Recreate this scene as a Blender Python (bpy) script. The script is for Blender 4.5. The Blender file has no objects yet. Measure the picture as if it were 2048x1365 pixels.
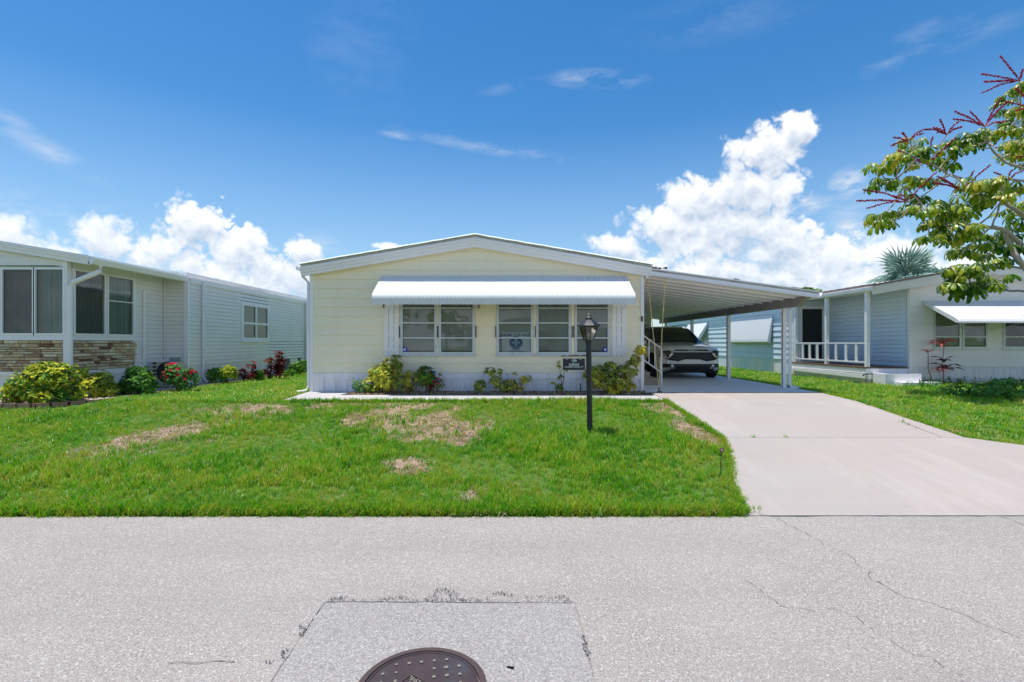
import bpy, math, random
from mathutils import Vector, Matrix, noise
random.seed(7)
R = random.random
def U(a, b): return a + (b - a) * random.random()
S = bpy.context.scene
COL = S.collection
# ------------------------------------------------------------------ camera, sky, sun, exposure
EYE = 1.6
cam = bpy.data.cameras.new('camera'); cam.sensor_width = 36; cam.lens = 36 * 1000 / 2048
cam.clip_end = 3000; cam.clip_start = 0.05; cam.shift_y = 0.0014; cam.shift_x = 0.0005
co = bpy.data.objects.new('camera', cam); COL.objects.link(co)
co.location = (0, 0, EYE); co.rotation_euler = (math.radians(90), 0, 0); S.camera = co
S.view_settings.view_transform = 'Standard'; S.view_settings.look = 'None'
S.cycles.max_bounces = 8; S.cycles.diffuse_bounces = 4; S.cycles.glossy_bounces = 3; S.cycles.transparent_max_bounces = 12; S.cycles.caustics_reflective = False; S.cycles.caustics_refractive = False
S.view_settings.gamma = 1; S.view_settings.use_curve_mapping = False
S.view_settings.exposure = 1.03
SUN_EL, SUN_TILT_Y = 80.0, 0.025
sun_dir = Vector((-math.cos(math.radians(SUN_EL)), SUN_TILT_Y, math.sin(math.radians(SUN_EL)))).normalized()
sd = bpy.data.lights.new('sun', 'SUN'); sd.energy = 2.5; sd.angle = math.radians(0.5); sd.color = (1, .96, .9)
so = bpy.data.objects.new('sun', sd); COL.objects.link(so)
so.rotation_euler = sun_dir.to_track_quat('Z', 'Y').to_euler(); so.location = (0, 0, 30)
EL = math.asin(sun_dir.z); AZ = math.atan2(sun_dir.x, sun_dir.y)

def px(x, y): return (math.atan2(x - 1023, 1000), math.atan2(686 - y, math.hypot(1000, x - 1023)))

def make_world():
    w = bpy.data.worlds.new('World'); S.world = w; w.use_nodes = True
    nt = w.node_tree; N = nt.nodes; L = nt.links; N.clear()
    def mk(tree, typ, **k):
        n = tree.nodes.new(typ)
        for a, b in k.items(): setattr(n, a, b)
        return n
    # --- density group: direction -> cloud density
    g = bpy.data.node_groups.new('cloud_density', 'ShaderNodeTree')
    g.interface.new_socket('Dir', in_out='INPUT', socket_type='NodeSocketVector')
    g.interface.new_socket('D', in_out='OUTPUT', socket_type='NodeSocketFloat')
    gi = mk(g, 'NodeGroupInput'); go = mk(g, 'NodeGroupOutput')
    def M(tree, op, a, b=None, c=None, clamp=False):
        n = tree.nodes.new('ShaderNodeMath'); n.operation = op; n.use_clamp = clamp
        for i, q in enumerate((a, b, c)):
            if q is None: continue
            if isinstance(q, (int, float)): n.inputs[i].default_value = q
            else: tree.links.new(q, n.inputs[i])
        return n.outputs[0]
    def azel(tree, src):
        s = mk(tree, 'ShaderNodeSeparateXYZ'); tree.links.new(src, s.inputs[0])
        az = M(tree, 'ARCTAN2', s.outputs[0], s.outputs[1]); el = M(tree, 'ARCSINE', s.outputs[2])
        c = mk(tree, 'ShaderNodeCombineXYZ'); tree.links.new(az, c.inputs[0]); tree.links.new(el, c.inputs[1])
        return c.outputs[0], az, el
    def noi(tree, src, scale, detail=6, rough=.5, sc=None):
        n = mk(tree, 'ShaderNodeTexNoise'); n.inputs['Scale'].default_value = scale
        n.inputs['Detail'].default_value = detail; n.inputs['Roughness'].default_value = rough
        if sc:
            m = mk(tree, 'ShaderNodeMapping'); m.inputs['Scale'].default_value = sc[:3]
            if len(sc) > 3: m.inputs['Rotation'].default_value = (0, 0, sc[3])
            tree.links.new(src, m.inputs[0]); src = m.outputs[0]
        tree.links.new(src, n.inputs['Vector'])
        return n.outputs['Fac']
    ae, az, el = azel(g, gi.outputs[0])
    blobs = [ # cx, cy, rx, ry in photograph pixels, turned into azimuth and elevation
        (25, 480, 72, 62), (210, 480, 85, 60), (120, 515, 90, 50), (390, 455, 85, 62), (480, 500, 80, 60), (330, 520, 110, 60),
        (610, 510, 48, 40), (560, 560, 110, 60), (430, 570, 200, 60),
        (1525, 300, 95, 66), (1590, 265, 50, 40), (1500, 380, 120, 60), (1400, 400, 100, 62), (1330, 455, 110, 60), (1230, 500, 70, 42), (1450, 470, 150, 80),
        (1420, 545, 170, 62), (1290, 530, 110, 45), (1560, 500, 110, 62), (1680, 515, 120, 52), (1800, 505, 110, 52), (1600, 560, 240, 60), (1850, 560, 260, 70),
        (760, 492, 50, 10)]
    acc = None
    for (cx, cy, rx, ry) in blobs:
        a0, e0 = px(cx, cy); a1, _ = px(cx + rx * .5, cy); a2, _ = px(cx - rx * .5, cy)
        _, e1 = px(cx, cy + ry * .5); _, e2 = px(cx, cy - ry * .5)
        ra, re = abs(a1 - a2), abs(e1 - e2)
        s = mk(g, 'ShaderNodeVectorMath', operation='SUBTRACT'); g.links.new(ae, s.inputs[0]); s.inputs[1].default_value = (a0, e0, 0)
        d = mk(g, 'ShaderNodeVectorMath', operation='DIVIDE'); g.links.new(s.outputs[0], d.inputs[0]); d.inputs[1].default_value = (ra, re, 1)
        l = mk(g, 'ShaderNodeVectorMath', operation='LENGTH'); g.links.new(d.outputs[0], l.inputs[0])
        acc = l.outputs['Value'] if acc is None else M(g, 'SMOOTH_MIN', acc, l.outputs['Value'], .12)
    body = M(g, 'SUBTRACT', 1.0, acc)
    body = M(g, 'MINIMUM', body, .75)
    # cumulus belt all round, outside the sky in view, raised for more fill light
    h = noi(g, gi.outputs[0], 3.0, 3, .5, (1, 1, .3))
    top = M(g, 'MULTIPLY_ADD', h, .85, -.10)
    belt = M(g, 'MULTIPLY', M(g, 'SUBTRACT', top, el), 4.0)
    belt = M(g, 'MINIMUM', belt, .7)
    side = M(g, 'MULTIPLY', M(g, 'SUBTRACT', M(g, 'ABSOLUTE', az), .84), 6.0)
    side = M(g, 'MINIMUM', side, .0)
    belt = M(g, 'ADD', belt, M(g, 'MULTIPLY', side, 3))
    body = M(g, 'MAXIMUM', body, belt)
    n1 = noi(g, gi.outputs[0], 7.0, 2, .5); n2 = noi(g, gi.outputs[0], 24, 8, .58)
    v = mk(g, 'ShaderNodeTexVoronoi'); v.inputs['Scale'].default_value = 34
    wv = mk(g, 'ShaderNodeVectorMath', operation='MULTIPLY_ADD')
    nc = mk(g, 'ShaderNodeTexNoise'); nc.inputs['Scale'].default_value = 30; nc.inputs['Detail'].default_value = 4
    g.links.new(gi.outputs[0], nc.inputs['Vector']); g.links.new(nc.outputs['Color'], wv.inputs[0])
    wv.inputs[1].default_value = (.05, .05, .05); g.links.new(gi.outputs[0], wv.inputs[2]); g.links.new(wv.outputs[0], v.inputs['Vector'])
    v2 = mk(g, 'ShaderNodeTexVoronoi'); v2.inputs['Scale'].default_value = 80
    g.links.new(wv.outputs[0], v2.inputs['Vector'])
    d = M(g, 'ADD', body, M(g, 'MULTIPLY_ADD', n1, .9, -.45))
    d = M(g, 'ADD', d, M(g, 'MULTIPLY_ADD', n2, .80, -.42))
    d = M(g, 'ADD', d, M(g, 'MULTIPLY_ADD', M(g, 'POWER', v.outputs['Distance'], 1.6), -.55, .20))
    d = M(g, 'ADD', d, M(g, 'MULTIPLY_ADD', M(g, 'POWER', v2.outputs['Distance'], 1.6), -.30, .10))
    g.links.new(d, go.inputs[0])
    # --- world
    tc = mk(nt, 'ShaderNodeTexCoord'); D = tc.outputs['Generated']
    sky = mk(nt, 'ShaderNodeTexSky', sky_type='NISHITA', sun_disc=False, sun_elevation=EL, sun_rotation=AZ)
    sky.air_density = 1.15; sky.dust_density = .35; sky.ozone_density = 3.2
    hs = mk(nt, 'ShaderNodeHueSaturation'); hs.inputs['Saturation'].default_value = SKY_SAT; hs.inputs['Value'].default_value = SKY_VAL; hs.inputs['Hue'].default_value = SKY_HUE
    L.new(sky.outputs[0], hs.inputs['Color'])
    def grp(src):
        n = mk(nt, 'ShaderNodeGroup'); n.node_tree = g; L.new(src, n.inputs[0]); return n.outputs[0]
    d0 = grp(D)
    up = mk(nt, 'ShaderNodeVectorMath', operation='ADD'); L.new(D, up.inputs[0]); up.inputs[1].default_value = (-.006, 0, .022)
    nr = mk(nt, 'ShaderNodeVectorMath', operation='NORMALIZE'); L.new(up.outputs[0], nr.inputs[0])
    d1 = grp(nr.outputs[0])
    _, az, el = azel(nt, D)
    edge = noi(nt, D, 5.0, 3, .5)
    wdt = M(nt, 'MULTIPLY_ADD', edge, 2.0, -.46)
    alpha = M(nt, 'DIVIDE', d0, M(nt, 'MAXIMUM', wdt, .10), clamp=True)
    sm = mk(nt, 'ShaderNodeMapRange', interpolation_type='SMOOTHSTEP'); L.new(alpha, sm.inputs[0])
    alpha = sm.outputs[0]
    lit = M(nt, 'MULTIPLY_ADD', M(nt, 'SUBTRACT', d0, d1), .95, .54)
    lit = M(nt, 'SUBTRACT', lit, M(nt, 'MULTIPLY', M(nt, 'MAXIMUM', M(nt, 'SUBTRACT', d0, .35), 0), .42), clamp=True)
    lowf = noi(nt, D, 9.0, 4, .55)
    lit = M(nt, 'ADD', lit, M(nt, 'MULTIPLY_ADD', lowf, .9, -.5), clamp=True)
    cr = mk(nt, 'ShaderNodeValToRGB'); L.new(lit, cr.inputs[0])
    e = cr.color_ramp.elements; e[0].position = .0; e[0].color = CL_DARK; e[1].position = .85; e[1].color = CL_LIT
    mid = cr.color_ramp.elements.new(.42); mid.color = CL_MID
    # fade to haze near the horizon
    hz = M(nt, 'MULTIPLY', M(nt, 'SUBTRACT', .40, el), 2.5, clamp=True)
    # thin cirrus streaks
    ci = None
    for (cx, cy, ln, wd, ang, amp) in ((90, 300, 190, 34, .42, .42), (1190, 160, 120, 17, .08, .60), (1805, 102, 100, 36, -.35, .40), (990, 300, 260, 11, .13, .40),
                                       (790, 271, 45, 7, .12, .45), (110, 420, 330, 55, .1, .28), (1695, 366, 46, 34, -.5, 1.5), (1625, 410, 46, 20, -.3, 1.2), (1708, 464, 48, 26, .2, 1.6), (1700, 420, 60, 60, .2, .5), (640, 505, 60, 40, .2, .5), (1420, 45, 240, 40, .05, .12), (1020, 175, 70, 10, -.2, .22), (20, 235, 60, 18, .3, .3), (1950, 60, 120, 40, .0, .22)):
        a0, e0 = px(cx, cy); k = math.cos(a0) ** 2 / 1000.0
        m = mk(nt, 'ShaderNodeMapping', vector_type='TEXTURE'); m.inputs['Location'].default_value = (a0, e0, 0)
        m.inputs['Rotation'].default_value = (0, 0, -ang); m.inputs['Scale'].default_value = (ln * k, wd * k * 1.2, 1)
        cb = mk(nt, 'ShaderNodeCombineXYZ'); L.new(az, cb.inputs[0]); L.new(el, cb.inputs[1]); L.new(cb.outputs[0], m.inputs[0])
        ln_ = mk(nt, 'ShaderNodeVectorMath', operation='LENGTH'); L.new(m.outputs[0], ln_.inputs[0])
        f = M(nt, 'MULTIPLY', M(nt, 'SUBTRACT', 1.0, ln_.outputs['Value'], clamp=True), amp)
        ci = f if ci is None else M(nt, 'ADD', ci, f)
    cn = noi(nt, D, 9.0, 10, .66, (1, 1, 3.2)); cn2 = noi(nt, D, 2.2, 4, .5)
    cn = M(nt, 'MULTIPLY_ADD', cn, 4.2, -1.75, clamp=True)
    gen = M(nt, 'MULTIPLY', M(nt, 'MULTIPLY_ADD', cn2, 3.0, -1.85, clamp=True), .25)
    ci = M(nt, 'MULTIPLY', M(nt, 'ADD', ci, gen), M(nt, 'MULTIPLY', cn, 1.0), clamp=True)
    hazec = mk(nt, 'ShaderNodeMix', data_type='RGBA'); L.new(M(nt, 'MULTIPLY', hz, .55), hazec.inputs[0])
    L.new(hs.outputs[0], hazec.inputs[6]); hazec.inputs[7].default_value = HAZE
    mx = mk(nt, 'ShaderNodeMix', data_type='RGBA'); L.new(ci, mx.inputs[0]); L.new(hazec.outputs[2], mx.inputs[6]); mx.inputs[7].default_value = CL_MID
    mx2 = mk(nt, 'ShaderNodeMix', data_type='RGBA'); L.new(alpha, mx2.inputs[0]); L.new(mx.outputs[2], mx2.inputs[6]); 
    hc = mk(nt, 'ShaderNodeMix', data_type='RGBA'); L.new(M(nt, 'MULTIPLY', hz, .30), hc.inputs[0]); L.new(cr.outputs[0], hc.inputs[6]); hc.inputs[7].default_value = HAZE
    L.new(hc.outputs[2], mx2.inputs[7])
    bg = mk(nt, 'ShaderNodeBackground'); bg.inputs[1].default_value = 0.15
    out = mk(nt, 'ShaderNodeOutputWorld'); L.new(mx2.outputs[2], bg.inputs[0]); L.new(bg.outputs[0], out.inputs[0])
SKY_SAT, SKY_VAL, SKY_HUE = 1.36, .475, .5
CL_LIT = (3.7, 3.7, 3.72, 1); CL_MID = (2.75, 2.9, 3.15, 1); CL_DARK = (1.85, 2.15, 2.6, 1); HAZE = (1.75, 2.45, 3.3, 1)
make_world()

# ------------------------------------------------------------------ helpers
def P(x, y, Y):
    "a measured point of the photograph at depth Y, in metres"
    return ((x - 1023) / 1000 * Y, EYE + (686 - y) / 1000 * Y)
def lin(c):
    return tuple(((v / 255) / 12.92 if v / 255 < .04045 else ((v / 255 + .055) / 1.055) ** 2.4) for v in c[:3]) + (1,)
WO = {}
class MB:
    def __init__(s): s.v = []; s.f = []; s.m = []
    def add(s, vs, fs, mi=0):
        n = len(s.v); s.v += [tuple(v) for v in vs]; s.f += [tuple(i + n for i in f) for f in fs]; s.m += [mi] * len(fs); return s
    def box(s, x0, x1, y0, y1, z0, z1, mi=0):
        v = [(x, y, z) for z in (z0, z1) for y in (y0, y1) for x in (x0, x1)]
        return s.add(v, [(0, 2, 3, 1), (4, 5, 7, 6), (0, 1, 5, 4), (2, 6, 7, 3), (0, 4, 6, 2), (1, 3, 7, 5)], mi)
    def hexa(s, b, t, mi=0):
        "8 corners: 4 below, 4 above, same order"
        return s.add(list(b) + list(t), [(3, 2, 1, 0), (4, 5, 6, 7), (0, 1, 5, 4), (1, 2, 6, 5), (2, 3, 7, 6), (3, 0, 4, 7)], mi)
    def prism(s, poly, d, mi=0):
        "planar polygon pushed along vector d"
        n = len(poly); d = Vector(d); a = [Vector(p) for p in poly]; b = [p + d for p in a]
        return s.add(a + b, [tuple(range(n - 1, -1, -1)), tuple(range(n, 2 * n))] + [(i, (i + 1) % n, n + (i + 1) % n, n + i) for i in range(n)], mi)
    def tube(s, pts, r, n=8, mi=0, cap=True):
        pts = [Vector(p) for p in pts]; rs = r if isinstance(r, (list, tuple)) else [r] * len(pts)
        base = len(s.v); ref = Vector((0, 0, 1))
        for i, p in enumerate(pts):
            t = (pts[min(i + 1, len(pts) - 1)] - pts[max(i - 1, 0)])
            t = t.normalized() if t.length > 1e-9 else Vector((0, 0, 1))
            a = t.cross(ref if abs(t.dot(ref)) < .95 else Vector((0, 1, 0))).normalized(); b = t.cross(a)
            for k in range(n):
                q = 2 * math.pi * k / n; s.v.append(tuple(p + (a * math.cos(q) + b * math.sin(q)) * rs[i]))
        for i in range(len(pts) - 1):
            for k in range(n):
                s.f.append((base + i * n + k, base + (i + 1) * n + k, base + (i + 1) * n + (k + 1) % n, base + i * n + (k + 1) % n)); s.m.append(mi)
        if cap:
            s.f.append(tuple(base + k for k in range(n))); s.m.append(mi)
            e = base + (len(pts) - 1) * n; s.f.append(tuple(e + k for k in range(n - 1, -1, -1))); s.m.append(mi)
        return s
    def lathe(s, prof, c, n=16, mi=0):
        base = len(s.v)
        for (r, z) in prof:
            for k in range(n):
                q = 2 * math.pi * k / n; s.v.append((c[0] + r * math.cos(q), c[1] + r * math.sin(q), c[2] + z))
        for i in range(len(prof) - 1):
            for k in range(n):
                s.f.append((base + i * n + k, base + i * n + (k + 1) % n, base + (i + 1) * n + (k + 1) % n, base + (i + 1) * n + k)); s.m.append(mi)
        return s
    def grid(s, fn, nu, nv, mi=0):
        base = len(s.v)
        for i in range(nu + 1):
            for j in range(nv + 1): s.v.append(tuple(fn(i / nu, j / nv)))
        for i in range(nu):
            for j in range(nv):
                a = base + i * (nv + 1) + j; s.f.append((a, a + nv + 1, a + nv + 2, a + 1)); s.m.append(mi)
        return s
    def blob(s, c, r, mi=0, n=6):
        c = Vector(c)
        if isinstance(r, (int, float)): r = (r, r, r)
        base = len(s.v); m = n // 2 + 1
        for i in range(m + 1):
            t = math.pi * i / m
            for k in range(n):
                q = 2 * math.pi * k / n
                s.v.append((c.x + r[0] * math.sin(t) * math.cos(q), c.y + r[1] * math.sin(t) * math.sin(q), c.z + r[2] * math.cos(t)))
        for i in range(m):
            for k in range(n):
                s.f.append((base + i * n + k, base + (i + 1) * n + k, base + (i + 1) * n + (k + 1) % n, base + i * n + (k + 1) % n)); s.m.append(mi)
        return s
    def mesh(s, name, mats, o=(0, 0, 0), smooth=False):
        me = bpy.data.meshes.new(name); o = Vector(o)
        me.from_pydata([(v[0] - o.x, v[1] - o.y, v[2] - o.z) for v in s.v], [], s.f)
        for m in (mats if isinstance(mats, (list, tuple)) else [mats]): me.materials.append(m)
        if any(s.m): me.polygons.foreach_set('material_index', s.m)
        if smooth: me.polygons.foreach_set('use_smooth', [True] * len(s.f))
        me.update(); return me
    def build(s, name, mats, parent=None, smooth=False, **props):
        if not s.v: return None
        xs = [v[0] for v in s.v]; ys = [v[1] for v in s.v]; zs = [v[2] for v in s.v]
        o = Vector(((min(xs) + max(xs)) / 2, (min(ys) + max(ys)) / 2, min(zs)))
        ob = bpy.data.objects.new(name, s.mesh(name, mats, o, smooth)); COL.objects.link(ob)
        setpar(ob, o, parent)
        for k, v in props.items(): ob[k] = v
        return ob
def setpar(ob, world, parent):
    WO[ob.name] = Vector(world)
    if parent is not None: ob.parent = parent; ob.location = Vector(world) - WO[parent.name]
    else: ob.location = world
def thing(name, label, cat, loc=(0, 0, 0), group=None):
    o = bpy.data.objects.new(name, None); COL.objects.link(o); o.empty_display_size = .2
    setpar(o, loc, None); o['label'] = label; o['category'] = cat
    if group: o['group'] = group
    return o
def tag(o, label, cat, group=None):
    o['label'] = label; o['category'] = cat
    if group: o['group'] = group
    return o
def box(name, b, mat, parent, **k): return MB().box(*b).build(name, mat, parent, **k)
def copy_part(src, world, parent, rot=None, scale=None):
    o = src.copy(); COL.objects.link(o); setpar(o, world, parent)
    if rot is not None: o.rotation_euler = rot
    if scale is not None: o.scale = scale
    return o
def inst(me, name, world, parent, rot=None, scale=None):
    o = bpy.data.objects.new(name, me); COL.objects.link(o); setpar(o, world, parent)
    if rot is not None: o.rotation_euler = rot
    if scale is not None: o.scale = (scale,) * 3 if isinstance(scale, (int, float)) else scale
    return o
def copy_thing(t, loc, label):
    r = t.copy(); COL.objects.link(r); WO[r.name] = Vector(loc); r.location = loc; r['label'] = label
    for ch in [c for c in t.children]:
        c = ch.copy(); COL.objects.link(c); c.parent = r; WO[c.name] = Vector(loc) + c.location
        for g in ch.children:
            d = g.copy(); COL.objects.link(d); d.parent = c
    return r

# ------------------------------------------------------------------ materials
def nodes(name):
    m = bpy.data.materials.new(name); m.use_nodes = True; nt = m.node_tree
    b = nt.nodes['Principled BSDF']; return m, nt, b
def mixc(nt, f, a, b):
    n = nt.nodes.new('ShaderNodeMix'); n.data_type = 'RGBA'
    for i, q in ((0, f), (6, a), (7, b)):
        if isinstance(q, (int, float)): n.inputs[i].default_value = q
        elif isinstance(q, tuple): n.inputs[i].default_value = q if len(q) == 4 else q + (1,)
        else: nt.links.new(q, n.inputs[i])
    return n.outputs[2]
def mth(nt, op, a, b=None, c=None, clamp=False):
    n = nt.nodes.new('ShaderNodeMath'); n.operation = op; n.use_clamp = clamp
    for i, q in enumerate((a, b, c)):
        if q is None: continue
        if isinstance(q, (int, float)): n.inputs[i].default_value = q
        else: nt.links.new(q, n.inputs[i])
    return n.outputs[0]
def ntex(nt, scale, detail=4, rough=.55, stretch=None, obj=False):
    if obj:
        g = nt.nodes.new('ShaderNodeTexCoord'); src = g.outputs['Object']
    else:
        g = nt.nodes.new('ShaderNodeNewGeometry'); src = g.outputs['Position']
    if stretch:
        m = nt.nodes.new('ShaderNodeMapping'); m.inputs['Scale'].default_value = stretch; nt.links.new(src, m.inputs[0]); src = m.outputs[0]
    n = nt.nodes.new('ShaderNodeTexNoise'); n.inputs['Scale'].default_value = scale; n.inputs['Detail'].default_value = detail
    n.inputs['Roughness'].default_value = rough; nt.links.new(src, n.inputs['Vector']); return n.outputs['Fac']
def ramp(nt, f, lo, hi):
    n = nt.nodes.new('ShaderNodeMapRange'); nt.links.new(f, n.inputs[0]); n.inputs[1].default_value = lo; n.inputs[2].default_value = hi; return n.outputs[0]
def bump(nt, b, h, s, d=.01):
    n = nt.nodes.new('ShaderNodeBump'); n.inputs['Strength'].default_value = s; n.inputs['Distance'].default_value = d
    nt.links.new(h, n.inputs['Height']); nt.links.new(n.outputs[0], b.inputs['Normal'])
def pm(name, col, rough=.5, var=.08, scale=3, bmp=0, bscale=40, metal=0, dirt=None, dirt_amt=.5, dirt_scale=1.3, stretch=None, rnd=0, spec=.5):
    m, nt, b = nodes(name); b.inputs['Roughness'].default_value = rough; b.inputs['Metallic'].default_value = metal
    b.inputs['Specular IOR Level'].default_value = spec
    dk = tuple(c * (1 - var * 2) for c in col[:3]); lt = tuple(min(1, c * (1 + var)) for c in col[:3])
    c = mixc(nt, ntex(nt, scale, 6, .6, stretch), dk, lt)
    if rnd:
        oi = nt.nodes.new('ShaderNodeObjectInfo')
        c = mixc(nt, mth(nt, 'MULTIPLY', oi.outputs['Random'], rnd), c, tuple(x * .55 for x in col[:3]))
    if dirt:
        f = ramp(nt, ntex(nt, dirt_scale, 8, .7, stretch), .5, .72); c = mixc(nt, mth(nt, 'MULTIPLY', f, dirt_amt, clamp=True), c, dirt)
    nt.links.new(c, b.inputs['Base Color'])
    if bmp: bump(nt, b, ntex(nt, bscale, 5, .6), bmp)
    return m
yel = pm('yellow_painted_siding', (.96, .855, .63), .45, .02, 2.2, .06, 60, dirt=(.74, .66, .46), dirt_amt=.32, dirt_scale=2.2, stretch=(1.6, 1, .18), rnd=.05)
wht = pm('white_painted_metal', (.92, .88, .89), .4, .02, 3, 0, dirt=(.6, .58, .54), dirt_amt=.14, stretch=(1, 1, .25))
wht2 = pm('white_vinyl', (.91, .87, .88), .45, .03, 3, 0, dirt=(.6, .6, .58), dirt_amt=.2)
awn = pm('awning_enamel', (.74, .74, .74), .35, .02, 2, 0, dirt=(.66, .66, .64), dirt_amt=.25, stretch=(2, 1, .2))
skirtm = pm('skirting_enamel', (.88, .84, .87), .45, .05, 4, 0, dirt=(.45, .47, .48), dirt_amt=.45, dirt_scale=2.5, stretch=(3, 3, .4))
greensid = pm('pale_green_vinyl_siding', (.87, .83, .80), .5, .03, 2, .03, 60, rnd=.04, dirt=(.5, .55, .48), dirt_amt=.25)
whitesid = pm('white_painted_siding', (.92, .86, .87), .5, .03, 2, .04, 60, rnd=.05, dirt=(.55, .57, .55), dirt_amt=.3, stretch=(1, 1, .4))
bluesid = pm('pale_blue_siding', (.72, .80, .90), .5, .04, 2, .04, 60, rnd=.08, dirt=(.38, .5, .52), dirt_amt=.3)
alu = pm('aluminium_window_frame', (.62, .65, .68), .42, .06, 8, 0, metal=.25, dirt=(.35, .36, .36), dirt_amt=.45, dirt_scale=6)
roofm = pm('white_roof_membrane', (.74, .80, .77), .7, .08, 3, .2, 30, dirt=(.22, .22, .2), dirt_amt=.6, dirt_scale=3)
roofgrey = pm('grey_roof_edge', (.52, .51, .50), .7, .12, 6, .2, 30, dirt=(.12, .12, .11), dirt_amt=.6, dirt_scale=5)
shingle_m = pm('brown_shingle', (.22, .17, .16), .85, .2, 9, .4, 60, rnd=.5, dirt=(.45, .4, .38), dirt_amt=.5, dirt_scale=7)
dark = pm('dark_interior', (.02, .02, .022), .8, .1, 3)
beamm = pm('taupe_beam', (.30, .28, .26), .6, .05, 3, dirt=(.2, .18, .16))
brownw = pm('brown_deck_board', (.16, .09, .06), .7, .12, 6, .2, 50, stretch=(1, 6, 1), rnd=.3)
postm = pm('black_lamp_post', (.018, .02, .024), .45, .15, 5, .1, 80)
blackm = pm('black_plastic', (.015, .015, .017), .5, .1, 6)
rubber = pm('tyre_rubber', (.018, .018, .018), .8, .15, 12, .2, 80)
chrome = pm('silver_trim', (.6, .6, .62), .25, .03, 8, metal=.9)
letter = pm('white_lettering', (.8, .8, .8), .6, .03, 8)
navy = pm('navy_print', (.03, .09, .30), .5, .05, 8)
bluep = pm('blue_sticker', (.02, .03, .5), .5, .05, 8)
cyan = pm('blue_badge_drop', (.06, .3, .55), .5, .05, 8)
paper = pm('white_sign_paper', (.9, .9, .9), .7, .02, 5)
blindm = pm('white_mini_blind', (.86, .85, .80), .6, .04, 5)
curtm = pm('grey_curtain_fabric', (.15, .17, .16), .9, .15, 5, .2, 90)
curtl = pm('pale_curtain_fabric', (.42, .52, .48), .9, .12, 5, .2, 90)
brass = pm('brass', (.7, .5, .2), .35, .05, 8, metal=.8)
frost = pm('frosted_lamp_glass', (.32, .31, .29), .35, .05, 8)
bulb = pm('white_lamp_bulb', (.85, .84, .78), .3, .02, 5)
rope = pm('yellow_nylon_rope', (.75, .62, .28), .7, .1, 60)
barkm = pm('grey_brown_bark', (.44, .37, .29), .9, .2, 9, .6, 35, dirt=(.5, .45, .38), dirt_amt=.5, dirt_scale=6)
stemm = pm('woody_stem', (.20, .15, .09), .9, .2, 14, .4, 60)
mulchm = pm('mulch', (.22, .13, .09), .95, .35, 30, .6, 50, dirt=(.55, .42, .32), dirt_amt=.6, dirt_scale=35)
pebm = pm('bed_pebbles', (.55, .47, .38), .9, .2, 30, .5, 50, dirt=(.35, .17, .1), dirt_amt=.7, dirt_scale=25, rnd=.5)
edgem = pm('terracotta_edging', (.42, .24, .17), .9, .15, 8, .4, 50)
tanc = pm('tan_concrete_step', (.38, .33, .25), .9, .12, 6, .3, 40)
carw = pm('white_car_paint', (.88, .88, .88), .15, .01, 3); carw.node_tree.nodes['Principled BSDF'].inputs['Coat Weight'].default_value = .8
def glass(name, tint=(.9, .95, .93), gloss=1.5, boost=.06, base=0.0):
    m = bpy.data.materials.new(name); m.use_nodes = True; nt = m.node_tree; N = nt.nodes; N.clear()
    tr = N.new('ShaderNodeBsdfTransparent'); tr.inputs[0].default_value = tint + (1,)
    gl = N.new('ShaderNodeBsdfGlossy'); gl.inputs['Roughness'].default_value = .01; gl.inputs[0].default_value = (.9, .92, .92, 1)
    fr = N.new('ShaderNodeFresnel'); fr.inputs[0].default_value = gloss
    f = mth(nt, 'ADD', fr.outputs[0], boost, clamp=True)
    nz = ntex(nt, 1.6, 2); bp = N.new('ShaderNodeBump'); bp.inputs['Strength'].default_value = .08; bp.inputs['Distance'].default_value = .02
    nt.links.new(nz, bp.inputs['Height']); nt.links.new(bp.outputs[0], gl.inputs['Normal'])
    mx = N.new('ShaderNodeMixShader'); nt.links.new(f, mx.inputs[0]); nt.links.new(tr.outputs[0], mx.inputs[1]); nt.links.new(gl.outputs[0], mx.inputs[2])
    o = N.new('ShaderNodeOutputMaterial'); nt.links.new(mx.outputs[0], o.inputs[0]); return m
pane_m = glass('window_glass', (.86, .89, .89), 1.5, .03)
pane_d = glass('sunroom_glass', (.66, .76, .72), 1.5, .02)
carg = pm('dark_car_glass', (.012, .015, .016), .03, .1, 3, spec=1.0)
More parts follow.
